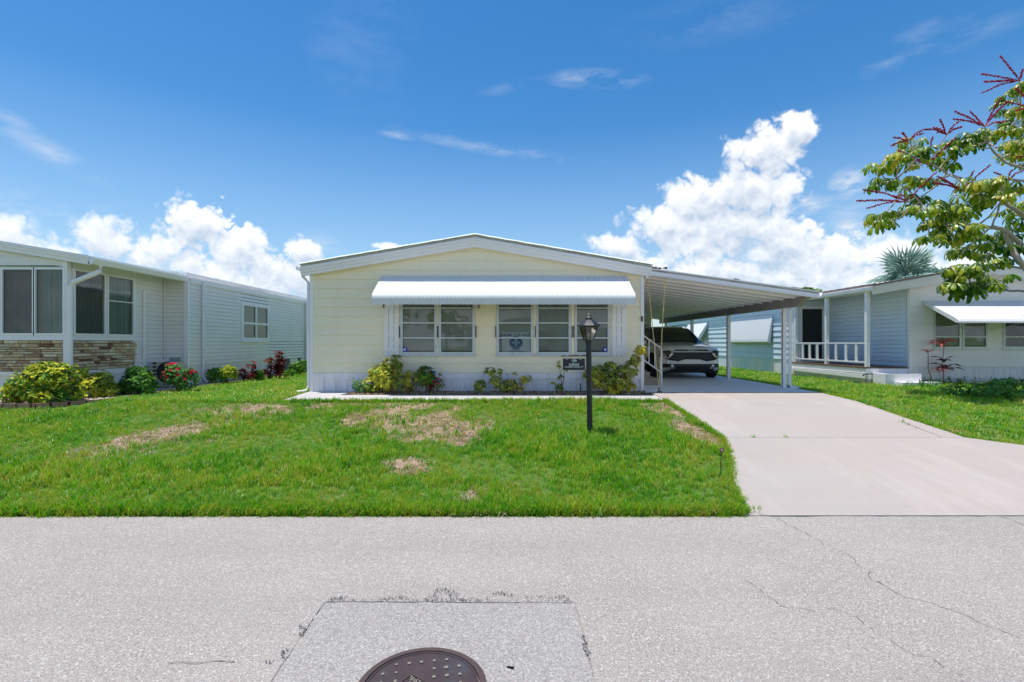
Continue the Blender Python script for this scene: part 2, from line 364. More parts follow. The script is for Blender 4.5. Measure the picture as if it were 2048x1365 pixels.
def leafmat(name, cols, trans=.3, rough=.4, edge=None, edgecol=None, clump=2.5, orr=.2):
    "leaf colour picked per leaf, with patches of young leaves"
    m = bpy.data.materials.new(name); m.use_nodes = True; nt = m.node_tree; N = nt.nodes; N.clear()
    g = N.new('ShaderNodeNewGeometry'); oi = N.new('ShaderNodeObjectInfo')
    r = mth(nt, 'ADD', mth(nt, 'MULTIPLY', g.outputs['Random Per Island'], .55), mth(nt, 'MULTIPLY', ramp(nt, ntex(nt, clump, 2), .3, .7), .45), clamp=True)
    r = mth(nt, 'ADD', mth(nt, 'MULTIPLY', r, 1 - orr), mth(nt, 'MULTIPLY', oi.outputs['Random'], orr)); r = mth(nt, 'MULTIPLY_ADD', r, 1.7, -.33, clamp=True)
    cr = N.new('ShaderNodeValToRGB'); nt.links.new(r, cr.inputs[0]); el = cr.color_ramp.elements
    while len(el) < len(cols): el.new(.5)
    for i, c in enumerate(cols): el[i].position = .08 + .84 * i / (len(cols) - 1); el[i].color = tuple(c) + (1,)
    col = cr.outputs[0]
    col = mixc(nt, mth(nt, 'MULTIPLY', ntex(nt, 60, 3), .35), col, tuple(x * .6 for x in cols[0]))
    d = N.new('ShaderNodeBsdfDiffuse'); t = N.new('ShaderNodeBsdfTranslucent'); gl = N.new('ShaderNodeBsdfGlossy'); gl.inputs['Roughness'].default_value = max(rough, .5)
    nt.links.new(col, d.inputs[0]); nt.links.new(col, t.inputs[0])
    a = N.new('ShaderNodeMixShader'); a.inputs[0].default_value = trans; nt.links.new(d.outputs[0], a.inputs[1]); nt.links.new(t.outputs[0], a.inputs[2])
    fr = N.new('ShaderNodeFresnel'); fr.inputs[0].default_value = 1.4
    b = N.new('ShaderNodeMixShader'); nt.links.new(mth(nt, 'MULTIPLY', fr.outputs[0], .12), b.inputs[0]); nt.links.new(a.outputs[0], b.inputs[1]); nt.links.new(gl.outputs[0], b.inputs[2])
    o = N.new('ShaderNodeOutputMaterial'); nt.links.new(b.outputs[0], o.inputs[0]); return m
lf_yellow = leafmat('yellow_variegated_leaf', [(0.076, 0.189, 0.022), (0.246, 0.379, 0.038), (0.794, 0.718, 0.057), (0.900, 0.900, 0.076)])
lf_gold = leafmat('gold_croton_leaf', [(0.117, 0.208, 0.034), (0.373, 0.398, 0.047), (0.900, 0.837, 0.094), (0.900, 0.900, 0.117)])
lf_olive = leafmat('olive_croton_leaf', [(0.099, 0.197, 0.038), (0.262, 0.364, 0.067), (0.525, 0.494, 0.099), (0.900, 0.790, 0.132)])
lf_green = leafmat('dark_green_leaf', [(0.038, 0.113, 0.020), (0.076, 0.209, 0.028), (0.151, 0.360, 0.048), (0.302, 0.567, 0.057)])
lf_mid = leafmat('mid_green_leaf', [(0.063, 0.168, 0.041), (0.125, 0.315, 0.063), (0.209, 0.461, 0.084), (0.420, 0.629, 0.106)])
lf_red = leafmat('crimson_leaf', [(0.068, 0.014, 0.016), (0.216, 0.027, 0.041), (0.472, 0.068, 0.068), (0.405, 0.216, 0.081)])
lf_pink = leafmat('pink_leaf', [(0.324, 0.017, 0.065), (0.810, 0.049, 0.130), (0.900, 0.130, 0.194), (0.810, 0.324, 0.194)])
lf_dred = leafmat('dark_maroon_leaf', [(.03, .008, .012), (.08, .015, .03), (.2, .03, .06)])
flowerm = leafmat('red_petal', [(.55, .01, .03), (.8, .02, .08), (.9, .05, .12)])
umb_leaf = leafmat('umbrella_tree_leaf', [(.05, .15, .008), (.18, .33, .016), (.42, .54, .03), (.72, .60, .07)], .45, .25, clump=.8)
spikem = leafmat('crimson_flower_spike', [(.20, .008, .03), (.45, .02, .06), (.55, .06, .10)], .1, .5)
palm_leaf = leafmat('silver_palm_leaf', [(0.238, 0.386, 0.327), (0.356, 0.519, 0.446), (0.535, 0.683, 0.594)], .2, .4)
grass_m = leafmat('grass_blade', [(.035, .20, .005), (.085, .37, .006), (.18, .53, .009), (.38, .63, .018), (.56, .56, .06)], .45, .4, clump=1.2, orr=.42)
grass_y = leafmat('short_grass_blade', [(.12, .32, .012), (.22, .42, .02), (.36, .46, .04), (.50, .44, .12)], .35, .5, clump=1.5)
straw_m = leafmat('dry_straw', [(.26, .16, .09), (.42, .28, .17), (.56, .42, .29)], .1, .6)
def asphalt():
    m, nt, b = nodes('worn_shell_asphalt'); b.inputs['Roughness'].default_value = .9
    n1 = ntex(nt, 120, 3, .7); n2 = ntex(nt, 1.1, 5, .6); n3 = ntex(nt, 45, 4, .75)
    g = nt.nodes.new('ShaderNodeNewGeometry'); v = nt.nodes.new('ShaderNodeTexVoronoi'); v.inputs['Scale'].default_value = 120; nt.links.new(g.outputs['Position'], v.inputs['Vector'])
    sp = nt.nodes.new('ShaderNodeSeparateColor'); nt.links.new(v.outputs['Color'], sp.inputs[0])
    c = mixc(nt, ramp(nt, n1, .35, .65), (.17, .150, .130), (.51, .465, .405))
    c = mixc(nt, mth(nt, 'MULTIPLY', ramp(nt, sp.outputs[0], .80, .97), .55), c, (.74, .71, .66))
    c = mixc(nt, mth(nt, 'MULTIPLY', ramp(nt, sp.outputs[1], .84, .97), .55), c, (.11, .10, .095))
    c = mixc(nt, mth(nt, 'MULTIPLY', ramp(nt, sp.outputs[2], .9, .98), .4), c, (.45, .30, .22))
    c = mixc(nt, ramp(nt, n3, .3, .75), mixc(nt, .22, c, (.17, .16, .16)), c)
    c = mixc(nt, mth(nt, 'MULTIPLY', ramp(nt, n2, .35, .7), .25), c, (.44, .405, .36))
    c = mixc(nt, mth(nt, 'MULTIPLY', ramp(nt, ntex(nt, .8, 4, .55, (.18, 1.5, 1)), .45, .62), .16), c, (.20, .185, .17))
    nt.links.new(c, b.inputs['Base Color']); bump(nt, b, n1, .5, .006); return m
def patchm():
    m = asphalt(); m.name = 'patch_asphalt'; nt = m.node_tree; b = nt.nodes['Principled BSDF']
    l = b.inputs['Base Color'].links[0].from_socket; nt.links.new(mixc(nt, .16, l, (.24, .24, .25)), b.inputs['Base Color']); return m
def concrete(name, a, bcol, pink=.5, streak=(1, 1, 1)):
    m, nt, b = nodes(name); b.inputs['Roughness'].default_value = .85
    c = mixc(nt, ntex(nt, 1.0, 6, .6, streak), a, bcol)
    c = mixc(nt, mth(nt, 'MULTIPLY', ramp(nt, ntex(nt, .45, 4, .5, streak), .38, .62), pink), c, (.43, .335, .30))
    c = mixc(nt, mth(nt, 'MULTIPLY', ramp(nt, ntex(nt, 14, 6, .7, (1.2, .5, 1)), .55, .8), .35), c, (.30, .27, .26))
    c = mixc(nt, mth(nt, 'MULTIPLY', ramp(nt, ntex(nt, 1.7, 7, .7, (.6, 1.6, 1)), .55, .78), .30), c, (.36, .36, .38))
    c = mixc(nt, mth(nt, 'MULTIPLY', ramp(nt, ntex(nt, .9, 8, .65, (2.4, .35, 1)), .52, .66), .28), c, tuple(min(.8, x * 1.25) for x in bcol))
    c = mixc(nt, mth(nt, 'MULTIPLY', ramp(nt, ntex(nt, .7, 8, .75, (.4, 3.0, 1)), .56, .72), .22), c, (.22, .20, .20))
    nt.links.new(c, b.inputs['Base Color']); bump(nt, b, ntex(nt, 60, 5, .7), .25, .004); return m
asph = asphalt(); asphp = patchm()
drive_m = concrete('pinkish_driveway_concrete', (.36, .325, .288), (.44, .39, .345), .5, (.6, 1.2, 1))
walk_m = concrete('pale_walk_concrete', (.46, .435, .42), (.54, .51, .49), .2)
slab_m = concrete('blue_grey_carport_floor', (.78, .76, .78), (.85, .83, .85), .03)
crackm = pm('dark_crack', (.17, .155, .145), .95, .3, 60)
tarm = pm('tar_smear', (.05, .05, .065), .8, .3, 60)
ironm = pm('rusty_cast_iron', (.055, .033, .037), .75, .25, 10, .4, 90, dirt=(.04, .055, .065), dirt_amt=.9, dirt_scale=5)
ironr = pm('worn_iron_rim', (.075, .045, .042), .7, .2, 12, .3, 90)
grit = pm('grit_filled_stud', (.27, .24, .19), .9, .3, 90, .4, 90)
def soilmat():
    m, nt, b = nodes('lawn_soil'); b.inputs['Roughness'].default_value = 1
    at = nt.nodes.new('ShaderNodeAttribute'); at.attribute_name = 'bare'
    g = mixc(nt, ntex(nt, 25, 5, .7), (.04, .12, .01), (.12, .20, .02))
    s = mixc(nt, ntex(nt, 40, 6, .75), (.28, .18, .11), (.52, .38, .26))
    s = mixc(nt, mth(nt, 'MULTIPLY', ramp(nt, ntex(nt, 6, 4), .45, .7), .6), s, (.36, .26, .19))
    f = mth(nt, 'ADD', at.outputs['Fac'], mth(nt, 'MULTIPLY_ADD', ntex(nt, 6, 5), .5, -.25), clamp=True)
    nt.links.new(mixc(nt, ramp(nt, f, .35, .6), g, s), b.inputs['Base Color']); bump(nt, b, ntex(nt, 50, 5), .6, .02); return m
soil_m = soilmat()

# ------------------------------------------------------------------ ground, road, slabs
FLAT = .48
def gz(x, y):
    if y <= 4.62: return -.03 if y > -3.2 else min(.25, (-3.2 - y) * .05)
    if y < 9.35: return .025 + (FLAT - .025) * (y - 4.62) / 4.73
    return FLAT
PATCH = [(865, 855, 115, 30, 0, 1), (770, 838, 80, 22, 0, 1), (905, 872, 70, 18, 0, .9), (830, 812, 120, 12, 0, .6), (818, 934, 44, 18, 0, 1.1), (650, 820, 50, 12, 0, .5),
         (320, 872, 130, 14, -.2, 1.1), (430, 842, 60, 9, -.2, .8), (520, 822, 70, 16, 0, .9), (440, 822, 60, 8, 0, .6), (1385, 866, 55, 14, .5, 1), (1340, 822, 60, 12, .2, .7), (1440, 890, 30, 10, .6, .5),
         (40, 962, 60, 7, -.2, .7), (930, 1005, 40, 18, -.4, .55), (960, 1022, 60, 6, 0, .5), (660, 1000, 40, 10, 0, .3), (250, 905, 160, 20, -.15, .35), (1500, 885, 0.1, 0.1, 0, 0),
         (1700, 802, 60, 5, .1, .4), (1900, 880, 60, 8, .3, .5), (1960, 870, 120, 22, .2, .35), (1830, 845, 60, 10, .4, .4)]
def bare(x, y):
    if y < 1: return 0
    z = gz(x, y); sx = 1023 + 1000 * x / y; sy = 686 + 1000 * (EYE - z) / y; b = 0
    for (cx, cy, rx, ry, a, k) in PATCH:
        dx, dy = sx - cx, sy - cy; u = (dx * math.cos(a) + dy * math.sin(a)) / rx; v = (-dx * math.sin(a) + dy * math.cos(a)) / ry
        d = 1.2 - math.hypot(u, v) * .90
        if d > 0: b = max(b, min(1, d * 1.4) * k)
    n = noise.fractal(Vector((x * 2.2, y * 2.2, 3)), 1, 2, 4) * .55
    return max(0, min(1, b + (n if b > .02 else 0)))
def span(a, b, st):
    n = int(round((b - a) / st)); return [a + (b - a) * i / n for i in range(n + 1)]
def interp(rows, y, k):
    for i in range(len(rows) - 1):
        if rows[i][0] <= y <= rows[i + 1][0]:
            f = (y - rows[i][0]) / (rows[i + 1][0] - rows[i][0]); return rows[i][k] + f * (rows[i + 1][k] - rows[i][k])
    return None
LE = [(4.5, 2.14), (5.2, 2.31), (5.98, 2.63), (6.5, 2.82), (6.95, 2.95), (9.35, 2.92), (9.6, 2.9)]
RE = [(4.5, 8.8), (5.2, 8.3), (5.98, 7.52), (6.5, 6.87), (6.94, 6.33), (8.09, 6.36), (8.77, 6.42), (9.35, 6.44), (10.2, 6.60), (10.95, 6.75), (35, 6.76)]
def under(x, y): return 4.62 < y < 22 and (interp(LE, y, 1) or 2.93) + .04 < x < (interp(RE, y, 1) or 9) - .04
xs = [-900, -300, -100, -40, -20] + span(-13, 14, .12) + [20, 40, 100, 300, 900]
ys = [-900, -300, -100, -40, -15, -8, -4, -3.2, 0, 2, 4.55] + span(4.62, 9.35, .1) + span(9.45, 14, .15) + span(14.5, 32, .5) + [60, 120, 300, 900]
vs = []; bs = []
for y in ys:
    for x in xs:
        bv = bare(x, y) if -13 <= x <= 14 and 4.6 < y < 33 else 0
        vs.append((x, y, gz(x, y) - (.06 if under(x, y) else 0) + (noise.noise((x * 1.3, y * 1.3, 0)) * .012 if y > 4.7 and abs(x) < 15 else 0))); bs.append(bv)
nx = len(xs); fs = [(j * nx + i, j * nx + i + 1, (j + 1) * nx + i + 1, (j + 1) * nx + i) for j in range(len(ys) - 1) for i in range(nx - 1)]
me = bpy.data.meshes.new('ground'); me.from_pydata(vs, [], fs); me.materials.append(soil_m)
me.polygons.foreach_set('use_smooth', [True] * len(fs))
at = me.attributes.new('bare', 'FLOAT', 'POINT'); at.data.foreach_set('value', bs)
gr = bpy.data.objects.new('ground', me); COL.objects.link(gr); gr['kind'] = 'structure'

def edge_y(x): return 4.60 + .02 * noise.noise((x * 2.1, 0, 5)) + .012 * noise.noise((x * 9, 0, 1))
b = MB(); X = [-900, -60, -20] + span(-8, 9, .1) + [20, 60, 900]; n0 = 0
rows = [lambda x: -3.2, lambda x: 1.0, lambda x: edge_y(x)]
v = [(x, r(x), 0) for r in rows for x in X] + [(x, edge_y(x), -.05) for x in X]; m = len(X)
b.add(v, [(j * m + i, j * m + i + 1, (j + 1) * m + i + 1, (j + 1) * m + i) for j in range(3) for i in range(m - 1)])
b.build('road', asph, None, kind='structure')
# utility cut patch round the manhole, a hand's breadth of joint round it
b = MB(); o = .004
b.add([(-1.13, 1.45, o), (.38, 1.45, o), (.40, 3.06, o), (-1.14, 3.08, o)], [(0, 1, 2, 3)]); b.build('road_patch', asphp, None, kind='structure')
def crack(pts, w, name, mat=crackm, jit=.02, z=.006, parent=None, zf=None, seg=.03, gap=.0, **k):
    b = MB(); P_ = []
    for i in range(len(pts) - 1):
        a, c = Vector(pts[i] + (0,)), Vector(pts[i + 1] + (0,)); n = max(1, int((c - a).length / seg))
        for q in range(n): P_.append(a.lerp(c, q / n))
    P_.append(Vector(pts[-1] + (0,)))
    for i, p in enumerate(P_):
        p.x += jit * noise.noise((p.x * 9, p.y * 9, 2)); p.y += jit * noise.noise((p.x * 9, p.y * 9, 7)) * 1.2
    for i in range(len(P_) - 1):
        if R() < gap: continue
        a, c = P_[i], P_[i + 1]; d = (c - a); nrm = Vector((-d.y, d.x, 0)).normalized()
        w0 = w * (.5 + abs(noise.noise((a.x * 14, a.y * 14, 4))) * 2); w1 = w * (.5 + abs(noise.noise((c.x * 14, c.y * 14, 4))) * 2)
        zz0 = z + (zf(a.x, a.y) if zf else 0); zz1 = z + (zf(c.x, c.y) if zf else 0)
        q = [a + nrm * w0 / 2, a - nrm * w0 / 2, c - nrm * w1 / 2, c + nrm * w1 / 2]
        b.add([(q[0].x, q[0].y, zz0), (q[1].x, q[1].y, zz0), (q[2].x, q[2].y, zz1), (q[3].x, q[3].y, zz1)], [(0, 1, 2, 3)])
    k.setdefault('kind', 'structure')
    return b.build(name, mat, parent, **k)
def G(x, y):
    "ground point of the road seen at a pixel of the photograph"
    Y = EYE * 1000 / (y - 686); return ((x - 1023) / 1000 * Y, Y)
crack([G(650, 1206), G(1150, 1208)], .009, 'road_patch_joint', jit=.008)
crack([G(650, 1206), G(545, 1362), (-1.13, 1.6)], .004, 'road_patch_joint', jit=.008, gap=.04)
crack([G(1150, 1208), G(1185, 1350), (.38, 1.6)], .003, 'road_patch_joint', jit=.008, gap=.04)
crack([G(1545, 1036), G(1600, 1062), G(1690, 1108), G(1745, 1160), G(1800, 1188), G(1900, 1222), G(2048, 1280), (3.2, 2.1)], .0034, 'road_crack', jit=.06, gap=.03)
crack([G(1490, 1162), G(1560, 1210), G(1625, 1224)], .003, 'road_crack', jit=.05, gap=.25)
crack([G(1660, 1222), G(1720, 1240), G(1800, 1290), G(1860, 1318), G(1935, 1362)], .0035, 'road_crack', jit=.06, gap=.3)
crack([G(2003, 1036), G(2060, 1056)], .006, 'road_crack', jit=.04)
crack([G(338, 1329), G(465, 1327)], .006, 'road_crack', jit=.02, gap=.2)
# tar crumbs along the cut
b = MB()
def smear(pts, n, s):
    for _ in range(n):
        t = R() * (len(pts) - 1); i = int(t); a, c = pts[i], pts[min(i + 1, len(pts) - 1)]; f = t - i
        x, y = G(a[0] + (c[0] - a[0]) * f + U(-5, 5) * s, a[1] + (c[1] - a[1]) * f + U(-3, 3) * s); r = U(.0015, .0055); k = random.randint(4, 6); t0 = R() * 6
        b.add([(x + r * U(.5, 1.5) * math.cos(t0 + 6.283 * q / k), y + r * U(.4, 1.1) * math.sin(t0 + 6.283 * q / k), .0085) for q in range(k)], [tuple(range(k))])
smear([(858, 1203), (872, 1190), (884, 1183), (900, 1185), (912, 1192), (904, 1202)], 150, 1.9); smear([(850, 1204), (905, 1203), (960, 1202)], 110, 1.1)
smear([(975, 1200), (995, 1188), (1010, 1190), (1025, 1196), (1080, 1197), (1115, 1200), (1122, 1194), (1140, 1206)], 170, 1.2); smear([(660, 1201), (690, 1199)], 70, 1); smear([(760, 1203), (800, 1196), (812, 1200)], 70, 1)
smear([(655, 1203), (1145, 1205)], 110, .5); smear([(600, 1255), (608, 1262), (600, 1275)], 50, 1); smear([(575, 1300), (565, 1310), (570, 1320)], 50, 1)
smear([(1165, 1275), (1178, 1320)], 60, 1); smear([(1015, 1338), (1028, 1340)], 60, .5); smear([(530, 1330), (545, 1325)], 12, 1)
b.build('tar_crumbs', tarm, None, kind='stuff')
# manhole cover
mh = thing('manhole_cover', 'round rusty iron manhole cover set in the road patch', 'manhole', (-.416, 2.30, 0))
c = (-.416, 2.30, 0); r = .302
MB().lathe([(r, .0), (r, .013), (r - .004, .016), (r - .030, .016), (r - .032, .006)], c, 96).build('frame_ring', ironr, mh)
MB().lathe([(r - .034, .006), (r - .036, .014), (r - .046, .015), (r - .048, .011), (0.0001, .011)], c, 96).build('lid', ironm, mh)
ang = -.62; ca, sa = math.cos(ang), math.sin(ang)
b = MB(); u = .043
for i in range(-6, 7):
    for j in range(-6, 7):
        if (i + j) % 2: continue
        x, y = (i * u) * ca - (j * u) * sa, (i * u) * sa + (j * u) * ca
        if math.hypot(i * u, j * u) > .235 or (abs(i) <= 2 and abs(j) <= 1): continue
        q = .007 + R() * .006
        if R() < .18: continue
        x += U(-.003, .003)
        o2 = inst_v = [(c[0] + x + q * ca, c[1] + y + q * sa), (c[0] + x - q * sa, c[1] + y + q * ca), (c[0] + x - q * ca, c[1] + y - q * sa), (c[0] + x + q * sa, c[1] + y - q * ca)]
        b.hexa([(p[0], p[1], .010) for p in o2], [(p[0], p[1], .017) for p in o2])
b.build('raised_stud', grit, mh, kind='stuff')
b = MB(); w, h = .105, .042
pl = lambda a, d: (c[0] + a * ca - d * sa, c[1] + a * sa + d * ca)
for (a0, a1, d0, d1) in ((-w, w, h - .006, h), (-w, w, -h, -h + .006), (-w, -w + .006, -h + .006, h - .006), (w - .006, w, -h + .006, h - .006)):
    q = [pl(a0, d0), pl(a1, d0), pl(a1, d1), pl(a0, d1)]; b.hexa([(p[0], p[1], .010) for p in q], [(p[0], p[1], .016) for p in q])
b.build('plate_border', ironr, mh); b = MB()
for _ in range(70):
    a, d = U(-w + .012, w - .012), U(-h + .012, h - .012); s = U(.003, .006); q = [pl(a - s, d - s), pl(a + s, d - s), pl(a + s, d + s), pl(a - s, d + s)]
    b.hexa([(p[0], p[1], .010) for p in q], [(p[0], p[1], .015) for p in q])
b.build('lettering_plate', grit, mh)

def slab(rows, name, mat, parent=None, top=.03, bot=-.12, sub=4, **k):
    "rows of (y, x left, x right) draped over the ground's slope"
    b = MB(); R2 = []
    for i in range(len(rows) - 1):
        a, c = rows[i], rows[i + 1]
        for q in range(sub): f = q / sub; R2.append(tuple(a[t] + (c[t] - a[t]) * f for t in range(3)))
    R2.append(rows[-1]); n = len(R2)
    v = []
    for (y, xl, xr) in R2:
        g = max(gz(0, y), 0); t_ = top * min(1, max(0, (y - 4.615) / .5)) + .004; v += [(xl, y, g + t_), (xr, y, g + t_), (xl, y, g + bot), (xr, y, g + bot)]
    f = [(0, 2, 3, 1), ((n - 1) * 4, (n - 1) * 4 + 1, (n - 1) * 4 + 3, (n - 1) * 4 + 2)]
    for i in range(n - 1):
        a, c = i * 4, i * 4 + 4; f += [(a, a + 1, c + 1, c), (a, c, c + 2, a + 2), (a + 1, a + 3, c + 3, c + 1)]
    k['kind'] = 'structure'
    return b.add(v, f).build(name, mat, parent, **k)
slab([(4.615, 2.15, 8.8), (5.2, 2.32, 8.3), (5.98, 2.64, 7.5), (6.5, 2.83, 6.85), (6.94, 2.95, 6.30)], 'driveway', drive_m)
slab([(6.947, 2.96, 5.98), (7.35, 2.95, 6.02), (7.8, 2.94, 6.10), (8.09, 2.93, 6.34), (8.77, 2.92, 6.40), (9.35, 2.93, 6.42), (10.2, 2.98, 6.58), (10.957, 3.02, 6.72)], 'driveway', drive_m)
slab([(6.947, 5.995, 6.29), (7.35, 6.035, 6.32), (7.8, 6.115, 6.33), (8.05, 6.30, 6.34)], 'driveway_edge_piece', drive_m, sub=2)
slab([(10.965, 2.95, 6.74), (22, 2.95, 6.74)], 'carport_floor', slab_m, sub=2)
slab([(9.40, -4.30, 2.9), (10.30, -4.38, 2.94)], 'front_walk', walk_m, top=.035)
slab([(10.305, -4.40, -3.55), (10.97, -4.44, -3.45)], 'front_walk', walk_m, top=.035)
zf = lambda x, y: max(gz(0, y), 0) + .03
crack([(2.3, 5.75), (2.85, 5.72)], .005, 'driveway_crack', jit=.03, zf=zf, z=.003)
crack([(4.3, 7.9), (4.9, 7.7), (5.1, 7.45)], .004, 'driveway_crack', jit=.05, zf=zf, z=.003, gap=.4)
# planting bed of mulch in front of the yellow house, gravel bed beside the neighbour
def mound(poly, name, mat, z, h, nx_=60, ny_=10):
    b = MB()
    def fn(u, v):
        (x0, y0), (x1, y1) = poly(u); x = x0 + (x1 - x0) * v; y = y0 + (y1 - y0) * v
        e = min(1, min(u, 1 - u) * 30) * min(1, min(v, 1 - v) * 6); return (x, y, z + h * e * (.6 + .8 * noise.fractal(Vector((x * 5, y * 5, 0)), 1, 2, 3)))
    b.grid(fn, nx_, ny_); return b.build(name, mat, None, True, kind='structure')
mound(lambda u: ((-3.5 + 6.5 * u, 10.31 + .02 * math.sin(u * 30)), (-3.5 + 6.5 * u, 11.0)), 'mulch_bed', mulchm, FLAT - .01, .05, 90, 10)
BED = [(-10.6, 9.15), (-9.2, 8.76), (-8.4, 8.80), (-7.80, 9.45), (-7.7, 10.8), (-7.75, 11.9), (-7.72, 13.7), (-7.75, 17), (-7.8, 22)]
def bedpt(u):
    t = u * (len(BED) - 1); i = min(int(t), len(BED) - 2); f = t - i; a, c = BED[i], BED[i + 1]; return (a[0] + (c[0] - a[0]) * f, a[1] + (c[1] - a[1]) * f)
def bedin(u):
    x, y = bedpt(u); return (x, y), (min(-8.3, x - .3) if y > 9.6 else x * .98 - .1, max(y, 10.2) if y < 10.2 else y)
mound(bedin, 'gravel_bed', mulchm, FLAT - .02, .04, 120, 8)
b = MB(); n = 170; z = FLAT + .045
for i in range(n):
    if i % 6 == 5: continue
    (x0, y0), (x1, y1) = bedpt(i / n), bedpt((i + 1) / n); d = Vector((x1 - x0, y1 - y0, 0)).normalized(); nn = Vector((d.y, -d.x, 0)) * .045
    q = [(x0, y0), (x1, y1), (x1 + nn.x, y1 + nn.y), (x0 + nn.x, y0 + nn.y)]; b.hexa([(p[0], p[1], FLAT - .05) for p in q], [(p[0], p[1], z + .004 * math.sin(i * 1.7)) for p in q])
b.build('bed_edging', edgem, None, kind='structure')
b = MB()
for _ in range(3600):
    (x0, y0), (x1, y1) = bedin(R() ** 1.2 * .8); v = R() ** .7; x, y = x0 + (x1 - x0) * v, y0 + (y1 - y0) * v; s = U(.012, .03)
    b.blob((x, y, FLAT + .025 + s * .3), (s, s * U(.6, 1), s * .6), n=5)
b.build('bed_pebbles', pebm, None, kind='stuff')
b = MB()
for _ in range(1500):
    x, y = U(-3.45, 2.95), U(10.33, 10.98); a = R() * 3.14; l, w = U(.02, .05), .008; dx, dy = l * math.cos(a), l * math.sin(a)
    b.add([(x - dx, y - dy, FLAT + U(.02, .06)), (x + dy * .3, y - dx * .3, FLAT + .045), (x + dx, y + dy, FLAT + U(.02, .06)), (x - dy * .3, y + dx * .3, FLAT + .07)], [(0, 1, 2, 3)])
b.build('mulch_chips', [straw_m], None, kind='stuff')

# ------------------------------------------------------------------ grass
def blade(b, x, y, h, w, lean, a, mi=0):
    dx, dy = math.cos(a), math.sin(a); px_, py_ = -dy * w / 2, dx * w / 2
    p1 = (x + dx * lean * .35, y + dy * lean * .35, h * .55); p2 = (x + dx * lean, y + dy * lean, h)
    b.add([(x - px_, y - py_, -.01), (x + px_, y + py_, -.01), (p1[0] + px_ * .9, p1[1] + py_ * .9, p1[2]), (p1[0] - px_ * .9, p1[1] - py_ * .9, p1[2]), p2], [(0, 1, 2, 3), (3, 2, 4)], mi)
def clump_set(name, mat, n, nb, rad, h0, h1, w, lean0, lean1):
    c = bpy.data.collections.new(name)
    for i in range(n):
        b = MB()
        for _ in range(nb):
            a = R() * 6.283; r = rad * math.sqrt(R()); blade(b, r * math.cos(a), r * math.sin(a), U(h0, h1), U(w * .7, w * 1.3), U(lean0, lean1), R() * 6.283)
        o = bpy.data.objects.new('%s_%d' % (name, i), b.mesh(name, mat)); c.objects.link(o)
    return c
def scatter(name, pts, coll, **k):
    me = bpy.data.meshes.new(name); me.from_pydata([p[0] for p in pts], [], [])
    a = me.attributes.new('rot', 'FLOAT_VECTOR', 'POINT'); a.data.foreach_set('vector', [q for p in pts for q in p[1]])
    a = me.attributes.new('scl', 'FLOAT', 'POINT'); a.data.foreach_set('value', [p[2] for p in pts])
    a = me.attributes.new('idx', 'INT', 'POINT'); a.data.foreach_set('value', [random.randint(0, 99) for p in pts])
    o = bpy.data.objects.new(name, me); COL.objects.link(o)
    g = bpy.data.node_groups.new(name, 'GeometryNodeTree')
    g.interface.new_socket('Geometry', in_out='INPUT', socket_type='NodeSocketGeometry'); g.interface.new_socket('Geometry', in_out='OUTPUT', socket_type='NodeSocketGeometry')
    gi = g.nodes.new('NodeGroupInput'); go = g.nodes.new('NodeGroupOutput'); ip = g.nodes.new('GeometryNodeInstanceOnPoints'); ci = g.nodes.new('GeometryNodeCollectionInfo')
    ci.inputs['Collection'].default_value = coll; ci.inputs['Separate Children'].default_value = True; ci.inputs['Reset Children'].default_value = True
    def na(t, n):
        q = g.nodes.new('GeometryNodeInputNamedAttribute'); q.data_type = t; q.inputs[0].default_value = n; return q.outputs[0]
    g.links.new(gi.outputs[0], ip.inputs['Points']); g.links.new(ci.outputs[0], ip.inputs['Instance']); ip.inputs['Pick Instance'].default_value = True
    g.links.new(na('INT', 'idx'), ip.inputs['Instance Index']); g.links.new(na('FLOAT_VECTOR', 'rot'), ip.inputs['Rotation']); g.links.new(na('FLOAT', 'scl'), ip.inputs['Scale'])
    g.links.new(ip.outputs[0], go.inputs[0]); md = o.modifiers.new('scatter', 'NODES'); md.node_group = g
    o['kind'] = 'stuff'; return o
cg = clump_set('green_grass_tuft', grass_m, 8, 13, .055, .05, .115, .0075, .012, .07)
cs = clump_set('short_grass_tuft', grass_y, 6, 11, .06, .02, .05, .006, .01, .05)
cd = clump_set('straw_tuft', straw_m, 5, 12, .07, .004, .018, .006, .03, .09)
cw = clump_set('weed_tuft', lf_mid, 4, 9, .05, .03, .08, .016, .03, .08)
cf = clump_set('far_grass_tuft', grass_m, 6, 16, .12, .05, .11, .012, .02, .08)
def inview(x, y, z=.4):
    sx = 1023 + 1000 * x / y; return -60 < sx < 2110
tg, ts, td, tf, tw_ = [], [], [], [], []
def put(lst, x, y, s, tilt=.25): lst.append(((x, y, gz(x, y)), (U(-tilt, tilt), U(-tilt, tilt), R() * 6.283), s))
y = 4.63
# front lawn
for _ in range(30000):
    y = 4.60 + 4.82 * (R() ** 1.15); x = U(-13, 2.95)
    if not inview(x, y): continue
    if x > interp(LE, y, 1) - .02: continue
    if y > 8.66 and x < -7.75 or (y > 9.1 and x < -7.72): continue
    if -4.28 < x and y > 9.38: continue
    bv = bare(x, y); edge = y < 4.75
    n = noise.fractal(Vector((x * .8, y * .8, 0)), 1, 2, 3)
    hs_ = (.75 + .5 * n) * (1 if y > 5.2 else .75) + U(-.15, .2)
    thin = (x < -3.2 and 6.0 < y < 9.3 and noise.noise((x * .6, y * .6, 9)) > -.1)
    q = R()
    if q < bv * .97: 
        if R() < .8: put(td, x, y, U(.8, 1.3), .1)
        if R() < .34: put(ts, x, y, U(.6, 1.1))
    elif bv > .12 or n < -.4 or thin: put(ts if R() < .45 else tg, x, y, max(.55, hs_))
    else: put(tg if R() < .965 else tw_, x, y, max(.55, hs_ * (1.25 if n > .25 and R() < .5 else 1)))
